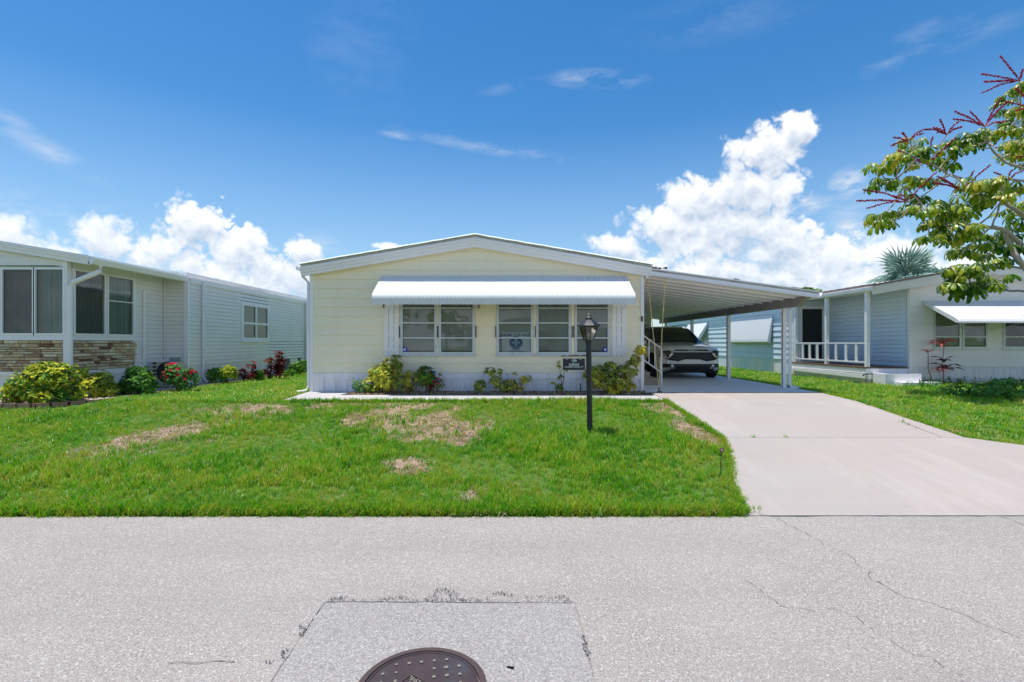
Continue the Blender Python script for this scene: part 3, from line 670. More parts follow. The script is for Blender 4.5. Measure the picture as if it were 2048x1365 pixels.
for _ in range(5200):      # denser row hanging over the road's edge
    x = U(-5.2, 2.16); y = 4.60 + abs(random.gauss(0, .09)); put(tg if R() < .55 else ts, x, y, U(.5, .85), .5)
for i in range(1600):      # fringe along driveway and walk
    y = U(4.62, 9.4); put(ts if R() < .5 else tg, interp(LE, y, 1) + U(-.03, .015), y, U(.45, .8), .4)
for i in range(900): put(tg, U(-4.3, 2.9), 9.37 + U(-.06, .01), U(.6, 1.05), .35)
# strip between the yellow house and its left neighbour, and the yard at the right
def far(n, x0, x1, y0, y1, ok, p=1.0):
    for _ in range(n):
        y = y0 + (y1 - y0) * (R() ** 1.8); x = U(x0, x1)
        if not inview(x, y) or not ok(x, y): continue
        if R() < bare(x, y) * .8: put(ts, x, y, 1.1); continue
        put(tf if R() < .8 else ts, x, y, U(.55, .95) if y > 9.5 else U(.5, .9))
far(9000, -9, -4.4, 9.35, 30, lambda x, y: x > -7.66 and x < -4.45)
far(16000, 6.3, 16, 6.0, 30, lambda x, y: (interp(RE, y, 1) or 6.8) + .02 < x and (y < 13.4 or x < 9.6 + (0 if y > 14.2 else 1.1)))
for i in range(1500):
    y = U(6.0, 13.4); put(ts if R() < .6 else tg, interp(RE, y, 1) + U(-.02, .05), y, U(.6, .9), .4)
for (x, y) in ((3.35, 6.95), (3.8, 6.95), (3.37, 6.96), (3.83, 6.955), (2.55, 5.74), (2.27, 4.66), (2.30, 4.64), (6.0, 7.4), (6.06, 7.75), (6.02, 7.6)):
    put(tg, x, y, U(.45, .7)); tg[-1] = ((x, y, gz(x, y) + .02), tg[-1][1], tg[-1][2])
scatter('lawn_grass', tg, cg); scatter('short_grass', ts, cs); scatter('dry_straw', td, cd); scatter('yard_grass', tf, cf); scatter('lawn_weed_tufts', tw_, cw)

# ------------------------------------------------------------------ siding and window builders
def siding(parent, O, u, n, u0, u1, z0, pitch, count, mat, opens=(), top=None, lap=.020, gap=.007, name='siding_board'):
    "lapped boards on a wall: O origin, u along, n outward; opens = (ua, ub, za, zb); top(z) -> (ua, ub) clips a gable"
    O, u, n = Vector(O), Vector(u), Vector(n); out = []
    def pt(a, off, z): return O + u * a + n * off + Vector((0, 0, z))
    for k in range(count):
        za, zb = z0 + k * pitch, z0 + (k + 1) * pitch; b = MB()
        def cell(a0, a1, c0, c1, a0t=None, a1t=None):
            a0t = a0 if a0t is None else a0t; a1t = a1 if a1t is None else a1t
            if c0 == za: c0 = za + gap
            o0 = lap - (lap - .002) * (c0 - za) / pitch; o1 = lap - (lap - .002) * (c1 - za) / pitch
            b.add([pt(a0, o0, c0), pt(a1, o0, c0), pt(a1t, o1, c1), pt(a0t, o1, c1), pt(a0, 0, c0), pt(a1, 0, c0), pt(a1t, 0, c1), pt(a0t, 0, c1)],
                  [(0, 1, 2, 3), (4, 5, 1, 0), (0, 3, 7, 4), (1, 5, 6, 2), (3, 2, 6, 7)])
        if top:
            ra, rb = top(za), top(zb)
            if ra is None: break
            if rb is None: rb = ((ra[0] + ra[1]) / 2 - .01, (ra[0] + ra[1]) / 2 + .01)
            if not [o for o in opens if o[3] > za and o[2] < zb]:
                cell(ra[0], ra[1], za, zb, rb[0], rb[1]); out.append(b.build(name, mat, parent)); continue
        cuts = sorted(set([u0, u1] + [c for o in opens if o[3] > za and o[2] < zb for c in o[:2] if u0 < c < u1])); runs = []
        for i in range(len(cuts) - 1):
            a, c = cuts[i], cuts[i + 1]; m = (a + c) / 2; rg = [(za, zb)]
            for o in opens:
                if o[0] < m < o[1]:
                    nr = []
                    for (p, q) in rg:
                        if o[3] <= p or o[2] >= q: nr.append((p, q)); continue
                        if o[2] > p: nr.append((p, o[2]))
                        if o[3] < q: nr.append((o[3], q))
                    rg = nr
            runs += [(a, c, p, q) for (p, q) in rg if q - p > .012]
        for (a, c, p, q) in runs:
            b = MB(); cell(a, c, p, q); out.append(b.build(name, mat, parent))
    return out
class W:
    "boxes in a wall's own axes: a along u, d outward along n, z up"
    def __init__(s, O, u, n): s.O, s.u, s.n = Vector(O), Vector(u), Vector(n)
    def p(s, a, d, z): return s.O + s.u * a + s.n * d + Vector((0, 0, z))
    def box(s, b, a0, a1, d0, d1, z0, z1, mi=0):
        q = [s.p(a0, d0, 0), s.p(a1, d0, 0), s.p(a1, d1, 0), s.p(a0, d1, 0)]
        return b.hexa([v + Vector((0, 0, z0)) for v in q], [v + Vector((0, 0, z1)) for v in q], mi)
def window(w, parent, a0, a1, z0, z1, fr, glassm, back, rows=(), cols=(), fw=.045, depth=.03, pane_d=.0, backkind='blind', rail=.02, sill=None, handle=False, label=None):
    "frame, panes and blind or curtain; rows / cols are the bars' positions"
    b = MB()
    w.box(b, a0, a1, -.04, depth, z0, z0 + fw); w.box(b, a0, a1, -.04, depth, z1 - fw, z1)
    w.box(b, a0, a0 + fw, -.04, depth, z0 + fw, z1 - fw); w.box(b, a1 - fw, a1, -.04, depth, z0 + fw, z1 - fw)
    f = b.build('window', fr, parent)
    if label: f['label'] = label
    zc = [z0 + fw] + [r for r in rows] + [z1 - fw]; ac = [a0 + fw] + list(cols) + [a1 - fw]
    for r in rows:
        w.box(MBx := MB(), a0 + fw, a1 - fw, pane_d - .015, depth + .004, r - rail / 2, r + rail / 2); MBx.build('glazing_bar', fr, f)
    for c in cols:
        w.box(MBx := MB(), c - rail / 2, c + rail / 2, pane_d - .02, depth + .002, z0 + fw, z1 - fw); MBx.build('mullion', fr, f)
    for i in range(len(zc) - 1):
        for j in range(len(ac) - 1):
            t = MB(); tl = U(-.003, .003)
            q = [w.p(ac[j], pane_d + tl, zc[i]), w.p(ac[j + 1], pane_d + tl * .3, zc[i]), w.p(ac[j + 1], pane_d - tl, zc[i + 1]), w.p(ac[j], pane_d - tl, zc[i + 1])]
            t.add(q, [(0, 1, 2, 3)]).build('pane', glassm, f)
    t = MB()
    if backkind == 'blind':
        z = z0 + fw + .03
        while z < z1 - fw:
            t.add([w.p(a0 + fw, -.032, z), w.p(a1 - fw, -.032, z), w.p(a1 - fw, -.018, z + .017), w.p(a0 + fw, -.018, z + .017)], [(0, 1, 2, 3)]); z += .022
        o = t.build('blind', back, f); o['kind'] = 'stuff'
    elif backkind == 'curtain':
        n = int((a1 - a0) / .012)
        for i in range(n):
            x0, x1 = a0 - .03 + (a1 - a0 + .06) * i / n, a0 - .03 + (a1 - a0 + .06) * (i + 1) / n
            d = lambda x: -.09 + .022 * math.sin(x * 62) + .02 * noise.noise((x * 23, 0, 1))
            t.add([w.p(x0, d(x0), z0), w.p(x1, d(x1), z0), w.p(x1, d(x1), z1), w.p(x0, d(x0), z1)], [(0, 1, 2, 3)])
        t.build('curtain', back, f, True)
        w.box(t := MB(), a0, a1, -.17, -.16, z0, z1); t.build('room_shade_sheet', dark, f)  # near-black sheet behind the curtain, painted as the room's shade
    if sill:
        w.box(t := MB(), a0 - .02, a1 + .02, .0, sill, z0 - .04, z0); t.build('sill', fr, f)
    return f
def skirting(w, parent, a0, a1, z0, z1, mat, pw=.25, ribs=2, name='skirting_panel'):
    n = max(1, int(round((a1 - a0) / pw))); d = (a1 - a0) / n
    for i in range(n):
        b = MB(); x = a0 + i * d + .0015; x1 = a0 + (i + 1) * d - .0015; off = U(-.003, .003); pr = [(x, 0)]
        rw = (x1 - x) / ribs
        for k in range(ribs):
            s = x + k * rw; pr += [(s + rw * .70, 0), (s + rw * .78, .007), (s + rw * .88, .007), (s + rw * .96, 0)]
        pr.append((x1, 0)); v = []
        for (a, o) in pr: v += [w.p(a, o + off, z0), w.p(a, o + off, z1)]
        b.add(v, [(2 * k, 2 * k + 2, 2 * k + 3, 2 * k + 1) for k in range(len(pr) - 1)]); b.build(name, mat, parent)
    w.box(t := MB(), a0, a1, -.12, -.03, z0, z1); t.build('skirting_backing', mat, parent)
def txt(s, size, loc, mat, parent, name='lettering', rot=(math.pi / 2, 0, 0), ext=.001, sx=1):
    c = bpy.data.curves.new(name, 'FONT'); c.body = s; c.size = size; c.align_x = 'CENTER'; c.align_y = 'CENTER'; c.extrude = ext; c.offset = size * .018; c.materials.append(mat)
    t = bpy.data.objects.new(name, c); COL.objects.link(t); bpy.context.view_layer.update(); me = bpy.data.meshes.new_from_object(t); bpy.data.objects.remove(t); me.name = name
    o = bpy.data.objects.new(name, me); COL.objects.link(o); setpar(o, loc, parent); o.rotation_euler = rot; o.scale = (sx, 1, 1); return o

# ------------------------------------------------------------------ the yellow house
HY = 11.0
H = thing('yellow_house', 'pale yellow mobile home with white scalloped awning in the middle', 'house', (-.76, HY, FLAT))
XL, XR, XA = -4.43, 2.91, -.80
ZE, ZR = EYE + 1.60, EYE + 2.26   # wall top at the eaves and under the ridge
wf = W((0, HY, 0), (1, 0, 0), (0, -1, 0))
ps = lambda x: (x - 1023) / 91.0
pz = lambda y: EYE + (686 - y) / 91.0
wins = [(ps(801), ps(874)), (ps(877.5), ps(950)), (ps(993), ps(1066.5)), (ps(1072), ps(1142)), (ps(1149), ps(1220))]
WZ0, WZ1 = pz(710), pz(592)
opens = [(a, c, WZ0, WZ1) for a, c in wins]
b = MB()   # wall core with its window holes left open by segments
segs = sorted([(a, c) for a, c in wins]); x = XL + .02
def core(x0, x1, z0, z1): b.hexa([(x0, HY + .001, z0), (x1, HY + .001, z0), (x1, HY + .1, z0), (x0, HY + .1, z0)], [(x0, HY + .001, z1), (x1, HY + .001, z1), (x1, HY + .1, z1), (x0, HY + .1, z1)])
ZS = EYE - .70
core(XL + .02, XR - .02, ZS, WZ0)
core(XL + .02, XR - .02, WZ1, ZE - .03)
for (a, c) in segs + [(XR - .02, XR)]:
    core(x, a, WZ0, WZ1) if a > x else None; x = c
b.prism([(XL + .02, HY + .001, ZE - .03), (XR - .02, HY + .001, ZE - .03), (XA, HY + .001, ZR)], (0, .1, 0))
b.build('front_wall', yel, H)
b = MB(); b.box(XL + .02, XL + .1, HY + .11, 21, FLAT, ZE - .03); b.box(XR - .1, XR - .02, HY + .11, 21, FLAT, ZE - .03); b.box(XL + .02, XR - .02, 21, 21.1, FLAT, ZE - .03)
b.build('side_wall', yel, H)
MB().box(XL + .15, XR - .15, HY + .13, HY + .16, ZS, WZ1 + .1).build('unlit_room_sheet', dark, H)  # near-black sheet behind the windows, standing in for the unlit rooms
SLOPE = (ZR - ZE) / (XR - XA)
def gab(z):
    if z <= ZE: return (XL + .03, XR - .03)
    f = (ZR - z) / (ZR - ZE)
    return None if f <= 0 else (XA - (XA - XL - .03) * f, XA + (XR - .03 - XA) * f)
siding(H, (0, HY, 0), (1, 0, 0), (0, -1, 0), XL + .03, XR - .03, ZS + .03, .205, 15, yel, opens, gab)
wf.box(t := MB(), XL + .03, XR - .03, .0, .022, ZS - .10, ZS + .03); t.build('band_board', skirtm, H)
skirting(wf, H, XL + .05, XR - .05, FLAT, ZS - .10, skirtm, .26, 2)
for a in (XL, XR - .075): wf.box(t := MB(), a, a + .075, -.06, .03, FLAT, ZE - .02); t.build('corner_trim', wht, H)
# dark vent gaps in the skirting
for x in (ps(949), ps(1160)): wf.box(t := MB(), x, x + .02, .012, .02, FLAT + .06, FLAT + .22); t.build('skirting_vent', dark, H)
b = MB()
for k in range(1, 15):
    for _ in range(7):
        x = U(XL + .1, XR - .1); z = ZS + .03 + k * .205 + .022
        if z > ZE + .1 or any(a - .1 < x < q + .1 and WZ0 - .1 < z < WZ1 + .1 for a, q in wins): continue
        wf.box(b, x, x + .007, .012, .021, z, z + .007)
b.build('nail_heads', beamm, H, kind='stuff')
# side siding so the house still reads from a step aside
siding(H, (XR - .02, 0, 0), (0, 1, 0), (1, 0, 0), HY + .08, 20.9, ZS + .03, .205, 11, yel, (), None)
siding(H, (XL + .02, 0, 0), (0, 1, 0), (-1, 0, 0), HY + .08, 20.9, ZS + .03, .205, 11, yel, (), None)
# roof: a slab along the ridge, stepped fascia in front
RXL, RXR = XL - .13, XR + .12; YF = 10.80
ridge = EYE + 2.33; eave = lambda x: ridge - abs(x - XA) * (ridge - (EYE + 1.69)) / (XA - RXL) 
def rakeband(z0, z1, y0, y1, name, mat, xl=RXL, xr=RXR, parent=H):
    for (a, c) in ((xl, XA), (XA, xr)):
        b = MB(); b.hexa([(a, y0, eave(a) + z0), (c, y0, eave(c) + z0), (c, y1, eave(c) + z0), (a, y1, eave(a) + z0)], [(a, y0, eave(a) + z1), (c, y0, eave(c) + z1), (c, y1, eave(c) + z1), (a, y1, eave(a) + z1)])
        b.build(name, mat, parent)
n = 34     # roof covering, its front edge a little wavy
for (a, c) in ((RXL - .03, XA), (XA, RXR + .03)):
    b = MB(); P0 = []
    for i in range(n + 1):
        x = a + (c - a) * i / n; j = .008 * noise.noise((x * 5, 0, 0)); P0.append((x, eave(x) + .0 + j))
    v = []
    for (x, z) in P0: v += [(x, YF - .055 + .01 * noise.noise((x * 4, 2, 0)), z), (x, YF + .02, z + .036), (x, 21.3, z + .036), (x, 21.3, z)]
    b.add(v, [(4 * i + q, 4 * i + 4 + q, 4 * i + 4 + (q + 1) % 4, 4 * i + (q + 1) % 4) for i in range(n) for q in range(4)] + [(0, 1, 2, 3), (4 * n + 3, 4 * n + 2, 4 * n + 1, 4 * n)]); b.build('roof', roofm, H)
rakeband(-.055, -.001, YF + .01, YF + .10, 'roof_edge_strip', roofgrey)
rakeband(-.125, -.057, YF - .012, YF + .09, 'fascia_board', wht)
rakeband(-.188, -.127, YF + .012, YF + .09, 'fascia_board', wht)
rakeband(-.25, -.19, YF + .035, YF + .11, 'fascia_board', wht)
rakeband(-.215, -.19, YF + .11, HY - .002, 'soffit', wht)
# gutter and downspout at the left eave
b = MB(); z = EYE + 1.62; x = XL - .14
prof = [(0, 0), (-.10, .02), (-.12, .09), (-.09, .09), (-.085, .035), (0, .02)]
v = [];
for y in (YF + .05, 21.2): v += [(x + p[0], y, z + p[1] - .06) for p in prof]
b.add(v, [(i, (i + 1) % 6, 6 + (i + 1) % 6, 6 + i) for i in range(6)] + [(0, 1, 2, 3, 4, 5), (11, 10, 9, 8, 7, 6)]); b.build('gutter', wht, H)
b = MB(); q = XL - .02; b.tube([(x - .05, 11.0, z - .05), (x - .03, 11.02, z - .16), (q - .035, 11.04, z - .30), (q - .035, 11.04, FLAT + .15), (q - .06, 10.98, FLAT + .06), (q - .22, 10.9, FLAT + .035)], .032, 8); b.build('downspout', wht, H)
# windows, four lights high
for i, (a, c) in enumerate(wins):
    window(wf, H, a, c, WZ0, WZ1, alu, pane_m, blindm, rows=(pz(677), pz(647), pz(617.5)), fw=.055, depth=.035, pane_d=.015, rail=.03, sill=.05,
           label=['window with a blue sticker in its lower left corner', 'window with blind beside the plain wall panel', 'window with the home for sale sign', 'plain window between the sign and the lamp', 'window behind the lantern with a blue sticker at lower right'][i])
    for (xx, dz) in ((a - .02, .0), (c + .02, .0)):
        if i in (0, 1, 3) or xx < a: wf.box(t := MB(), xx - .006, xx + .012, .02, .05, pz(676 + dz), pz(653)); t.build('window_stay', pm('bronze_stay', (.12, .09, .07), .5) if i == 0 and xx < a else bpy.data.materials['bronze_stay'], H)
# yellow mullion boards between paired windows
for (a, c) in ((wins[0][1], wins[1][0]), (wins[2][1], wins[3][0]), (wins[3][1], wins[4][0])): wf.box(t := MB(), a + .004, c - .004, .0, .028, WZ0, WZ1); t.build('mullion_board', yel, H)
# louvred-look shutters: three white boards and a batten each
for (a, c) in ((ps(768), ps(798)), (ps(1224.5), ps(1251.5))):
    s = MB(); wf.box(s, a, c, .030, .045, pz(705), pz(696)); wf.box(s, a, c, .030, .045, pz(612), pz(603)); f = s.build('shutter', wht2, H)
    wd = (c - a - .02) / 3
    for k in range(3): x0 = a + k * (wd + .010); wf.box(t := MB(), x0, x0 + wd, .015, .030, pz(713.5), pz(596)); t.build('slat', wht2, f)
    wf.box(t := MB(), a + .01, c - .01, .012, .0145, pz(713), pz(600)); t.build('shutter_back', beamm, f)  # dark sheet added behind the boards so their gaps look shaded
# awning of corrugated enamelled metal
A0, A1 = -2.85, 2.52
prof = []
for t in range(0, 13): f = t / 12; prof.append((.0 + .74 * f, 1.46 - .46 * f))
for t in range(1, 9): q = math.radians(32 + t * 9.5); prof.append((prof[12][0] + .12 * (math.sin(q) - math.sin(math.radians(32))) * 1.1 , prof[12][1] - .13 * (math.cos(math.radians(32)) - math.cos(q)) * 1.1))
prof.append((prof[-1][0] + .002, prof[-1][1] - .05))
ribs = 98; nn = ribs * 6
b = MB(); v = []
for i in range(nn + 1):
    x = A0 + (A1 - A0) * i / nn; w_ = .5 + .5 * math.cos(2 * math.pi * i / 6); w_ = w_ ** .7
    for k, (d, z) in enumerate(prof):
        dd = .012 * w_; zz = z - (.028 * w_ if k == len(prof) - 1 else 0) + dd
        v.append((x, HY - .015 - d - dd * (k / len(prof)), EYE + zz))
m = len(prof); f = [(i * m + k, i * m + k + 1, (i + 1) * m + k + 1, (i + 1) * m + k) for i in range(nn) for k in range(m - 1)]
b.add(v, f); aw = b.build('awning', awn, H, True)
for x in (A0 - .004, A1 + .004):
    pl_ = [(x, HY - .016, EYE + 1.46)] + [(x, HY - .015 - d, EYE + z + .002) for (d, z) in prof] + [(x, HY - .015 - prof[-1][0] + .04, EYE + .86), (x, HY - .40, EYE + 1.10)]
    MB().prism(pl_, (.006, 0, 0)).build('awning_end', awn, aw)
for x in (ps(792), ps(955), ps(1098), ps(1246)): MB().tube([(x, HY - .03, pz(618)), (x, HY - .75, EYE + .93)], .009, 6).build('support_arm', alu, aw)
for x in (ps(944), ps(958)): wf.box(t := MB(), x - .012, x + .012, .014, .05, pz(618), pz(608)); t.build('arm_bracket', bpy.data.materials['bronze_stay'], H)
wf.box(t := MB(), ps(767), ps(769.5), .045, .07, pz(617), pz(608)); t.build('arm_bracket', bpy.data.materials['bronze_stay'], H)
wf.box(t := MB(), ps(1281), ps(1285), .03, .06, pz(644), pz(634)); t.build('wall_hook', bpy.data.materials['bronze_stay'], H)
# blue stickers
for (x0, x1) in ((ps(805), ps(815)), (ps(1206), ps(1215.5))):
    q = box('security_sticker', (x0, x1, HY - .0215, HY - .020, pz(704), pz(696.5)), bluep, H)
    box('sticker_mark', (x0 + .025, x1 - .035, HY - .0225, HY - .0218, pz(702), pz(698)), letter, q)
# for sale sign behind the glass
sg = thing('home_for_sale_sign', 'white home for sale sign with round blue badge in the window', 'sign', (ps(1032), HY - .005, pz(704)))
cx = ps(1032)
box('sign_board', (ps(1004), ps(1060), HY - .008, HY - .003, pz(704), pz(666)), paper, sg)
def st(s, size, y, mat, sx=1, dx=0, ext=.0008): return txt(s, size, (cx + dx, HY - .0095, pz(y)), mat, sg, sx=sx, ext=ext)
navyt = navy
st('HOME FOR SALE', .083, 671.2, pm('slate_print', (.10, .10, .20), .6), 1.0)
yc = pz(686.3); rr = .145
bd = MB().add([(cx + rr * math.cos(k * math.pi / 24), HY - .0100, yc + rr * math.sin(k * math.pi / 24)) for k in range(48)], [tuple(range(47, -1, -1))]).build('round_badge', navy, sg)
star = []
for k in range(16): q = k * math.pi / 8; r_ = (.105 if k % 4 == 0 else (.062 if k % 2 == 0 else .052)); star.append((cx + r_ * math.cos(q), HY - .0108, yc + r_ * math.sin(q)))
MB().add(star, [tuple(range(15, -1, -1))]).build('compass_star', paper, bd)
MB().add([(cx + .05 * math.cos(k * math.pi / 12), HY - .0114, yc + .05 * math.sin(k * math.pi / 12)) for k in range(24)], [tuple(range(23, -1, -1))]).build('badge_centre', cyan, bd)
MB().add([(cx, HY - .012, yc + .034), (cx - .017, HY - .012, yc - .004), (cx - .012, HY - .012, yc - .02), (cx, HY - .012, yc - .026), (cx + .012, HY - .012, yc - .02), (cx + .017, HY - .012, yc - .004)], [(0, 1, 2, 3, 4, 5)]).build('drop_mark', paper, bd)
for k in range(-4, 5):
    for s_ in (1, -1):
        q = math.pi / 2 * s_ + k * .22; MB().box(-.007, .007, -.0005, .0005, -.007, .007).build('badge_letter', paper, bd).location = Vector((cx + .124 * math.cos(q), HY - .0112, yc + .124 * math.sin(q))) - WO[bd.name]
b = MB()
for (n_, y_, h_) in ((9, 700.0, .030), (13, 703.0, .020)):
    for k in range(n_): w_ = .013; x_ = cx + (k - (n_ - 1) / 2) * w_ * 1.5; b.box(x_ - w_ / 2, x_ + w_ / 2 * U(.3, 1), HY - .0095, HY - .0090, pz(y_) - h_ / 2, pz(y_) + h_ / 2 * U(.6, 1))
b.build('small_print', navy, sg)

# ------------------------------------------------------------------ carport
CP = thing('carport', 'open white metal carport with four posts sheltering the white car', 'carport', (4.8, 16, FLAT))
CX0, CX1, CY0, CY1 = 2.93, 6.62, 10.80, 21.9
cz = lambda x: EYE + 1.50 - (x - CX0) * (1.50 - 1.00) / (CX1 - CX0)     # underside of the roof
npan = 22; pd = (CY1 - CY0 - .08) / npan
def pan():
    b = MB(); v = []
    pr = [(0, -.03), (0, .05), (.05, .05), (.05, .012), (pd * .5, .004), (pd - .03, .0), (pd - .028, -.03), (pd, -.03)]
    for (y, z) in pr: v += [(CX0, CY0 + .08 + y, cz(CX0) + z), (CX1 - .03, CY0 + .08 + y, cz(CX1) + z)]
    b.add(v, [(2 * k, 2 * k + 1, 2 * k + 3, 2 * k + 2) for k in range(len(pr) - 1)]); return b
p0 = pan().build('roof_panel', wht, CP); 
for i in range(1, npan): copy_part(p0, WO[p0.name] + Vector((0, pd * i, 0)), CP)
b = MB(); b.hexa([(CX0 - .0, CY0 + .09, cz(CX0) + .056), (CX1 - .03, CY0 + .09, cz(CX1) + .056), (CX1 - .03, CY1, cz(CX1) + .056), (CX0, CY1, cz(CX0) + .056)], [(CX0, CY0 + .09, cz(CX0) + .075), (CX1 - .03, CY0 + .09, cz(CX1) + .075), (CX1 - .03, CY1, cz(CX1) + .075), (CX0, CY1, cz(CX0) + .075)]); b.build('roof_cover', roofm, CP)
def fb(z0, z1, y0, y1, name, mat, x0=CX0 + .06, x1=CX1 + .04):
    b = MB(); b.hexa([(x0, y0, cz(x0) + z0), (x1, y0, cz(x1) + z0), (x1, y1, cz(x1) + z0), (x0, y1, cz(x0) + z0)], [(x0, y0, cz(x0) + z1), (x1, y0, cz(x1) + z1), (x1, y1, cz(x1) + z1), (x0, y1, cz(x0) + z1)]); return b.build(name, mat, CP)
fb(-.035, .05, CY0, CY0 + .075, 'front_fascia', wht); fb(.052, .09, CY0 + .02, CY0 + .075, 'front_fascia', roofgrey); fb(.092, .115, CY0 - .01, CY0 + .075, 'front_fascia', wht)
fb(-.036, -.026, CY0 - .012, CY0 - .001, 'front_fascia', wht)
b = MB(); v = []   # side gutter
for y in (CY0 - .01, CY1): v += [(CX1 + p[0], y, cz(CX1) + p[1]) for p in ((-.03, -.03), (.07, -.03), (.11, .08), (.09, .08), (.055, -.01), (-.03, -.01))]
b.add(v, [(i, (i + 1) % 6, 6 + (i + 1) % 6, 6 + i) for i in range(6)] + [(0, 1, 2, 3, 4, 5), (11, 10, 9, 8, 7, 6)]); b.build('gutter', wht, CP)
box('roof_beam', (6.44, 6.56, CY0 + .5, CY1 - .1, cz(6.5) - .20, cz(6.5) - .004), beamm, CP)
MB().prism([(6.44, CY0 + .5, cz(6.5) - .20), (6.44, CY0 + .5, cz(6.5) - .006), (6.44, CY0 + .10, cz(6.5) - .006)], (.12, 0, 0)).build('beam_end', beamm, CP)
for y in (11.93, 14.98, 18.0, 21.05):
    b = MB(); b.box(6.455, 6.545, y - .045, y + .045, FLAT + .03, cz(6.5) - .202); f = b.build('post', wht, CP)
    box('post_edge', (6.448, 6.4545, y - .046, y - .02, FLAT + .03, cz(6.5) - .203), beamm, f); box('base_plate', (6.43, 6.57, y - .07, y + .07, FLAT + .031, FLAT + .037), alu, f)
b = MB(); b.tube([(6.70, 11.86, cz(6.6) + .0), (6.68, 11.87, cz(6.6) - .1), (6.62, 11.88, cz(6.6) - .22), (6.61, 11.88, FLAT + .12), (6.63, 11.86, FLAT + .07), (6.78, 11.74, FLAT + .04)], .04, 8); b.build('downspout', wht, CP)
box('rafter_strip', (CX0, CX0 + .05, CY0 + .09, CY1, cz(CX0) - .10, cz(CX0) - .004), wht, CP)
# dry leaves caught on the roofs' front edge
b = MB()
def litter(x0, x1, y, zf_, n, s=.03):
    for _ in range(n):
        x = U(x0, x1); z = zf_(x) + U(0, .02); a = R() * 3.1; l = U(.5, 1.3) * s
        b.add([(x - l, y + U(0, .05), z), (x, y, z + l * .4), (x + l, y + U(0, .05), z + U(-.2, 1) * l), (x, y + .03, z - l * .2)], [(0, 1, 2, 3)])
litter(2.98, 3.25, YF + .02, lambda x: cz(x) + .13, 40); litter(3.30, 3.36, YF + .0, lambda x: cz(x) + .15, 12, .04); litter(4.83, 4.95, YF + .02, lambda x: cz(x) + .125, 10, .03); litter(6.1, 6.4, YF + .1, lambda x: cz(x) + .125, 16)
litter(1.2, 3.0, YF - .02, lambda x: eave(x) - .015, 40, .02)
b.build('dry_leaf_litter', pm('dry_leaf', (.16, .10, .06), .9, .3, 30), None, kind='stuff')
# utility room closing the carport's rear
SH = thing('utility_room', 'pale yellow utility room closing the rear of the carport', 'shed', (4.3, 21.4, FLAT))
w2 = W((0, 21.3, 0), (1, 0, 0), (0, -1, 0))
box('wall', (2.95, 5.95, 21.301, 21.8, FLAT + .03, cz(4.5) - .02), yel, SH)
siding(SH, (0, 21.3, 0), (1, 0, 0), (0, -1, 0), 2.95, 5.95, FLAT + .05, .205, 11, yel, [(3.3, 5.7, EYE - .2, EYE + .75)])
w2.box(t := MB(), 3.3, 5.7, .002, .012, EYE - .2, EYE + .75); f = t.build('screen', dark, SH)
for x in (3.3, 4.1, 4.9, 5.66): w2.box(t := MB(), x, x + .04, .013, .03, EYE - .2, EYE + .75); t.build('screen_bar', beamm, f)
# side steps with handrail against the house
ST = thing('side_steps', 'tan concrete steps against the yellow house inside the carport', 'steps', (3.4, 13.2, FLAT))
for i, (x1, h) in enumerate(((3.80, .17), (3.52, .34), (3.24, .51))):
    box('step', (2.96, x1, 12.72 + i * .002, 13.75 - i * .002, FLAT + .031 + (h - .168 if i else 0), FLAT + .03 + h), tanc, ST)
hr = thing('handrail', 'white sloping metal handrail beside the carport steps', 'handrail', (3.4, 12.66, FLAT))
y = 12.66; box('post', (3.775, 3.815, y - .02, y + .02, FLAT + .03, FLAT + .03 + .92), wht, hr)
zt = lambda x: FLAT + .95 + (3.795 - x) * .72; zb_ = lambda x: FLAT + .34 + (3.795 - x) * .72
for f_, nm in ((zt, 'top_rail'), (zb_, 'bottom_rail')):
    MB().hexa([(2.98, y - .018, f_(2.98)), (3.775, y - .018, f_(3.775)), (3.775, y + .018, f_(3.775)), (2.98, y + .018, f_(2.98))], [(2.98, y - .018, f_(2.98) + .035), (3.775, y - .018, f_(3.775) + .035), (3.775, y + .018, f_(3.775) + .035), (2.98, y + .018, f_(2.98) + .035)]).build(nm, wht, hr)
for x in (3.03, 3.18, 3.33, 3.48, 3.63): box('baluster', (x - .01, x + .01, y - .01, y + .01, zb_(x) + .03, zt(x)), wht, hr)
tk = thing('string_trellis', 'two yellow strings stretched from the carport roof to a ground stake', 'trellis strings', (3.20, 10.94, FLAT))
for (x, y_, z) in ((3.07, 11.3, cz(3.07)), (3.38, 11.0, cz(3.38))):
    pts = [Vector((3.215 + (x - 3.215) * t / 14, 10.9 + (y_ - 10.9) * t / 14 + .01 * math.sin(t * 3), FLAT + .12 + (z - FLAT - .12) * t / 14)) for t in range(15)]
    b = MB().tube(pts, .0085, 5)
    for t in (.78, .70, .93): q = pts[0].lerp(pts[-1], t); b.blob(q, (.018, .018, .04))
    b.build('string', rope, tk)
MB().tube([(3.215, 10.9, FLAT), (3.213, 10.9, FLAT + .14)], .016, 6).build('stake', stemm, tk)
b = MB()
for _ in range(14): b.blob((3.22 + U(-.05, .06), 10.9 + U(-.05, .05), FLAT + .04), U(.012, .026))
b.build('stake_rubble', stemm, tk)

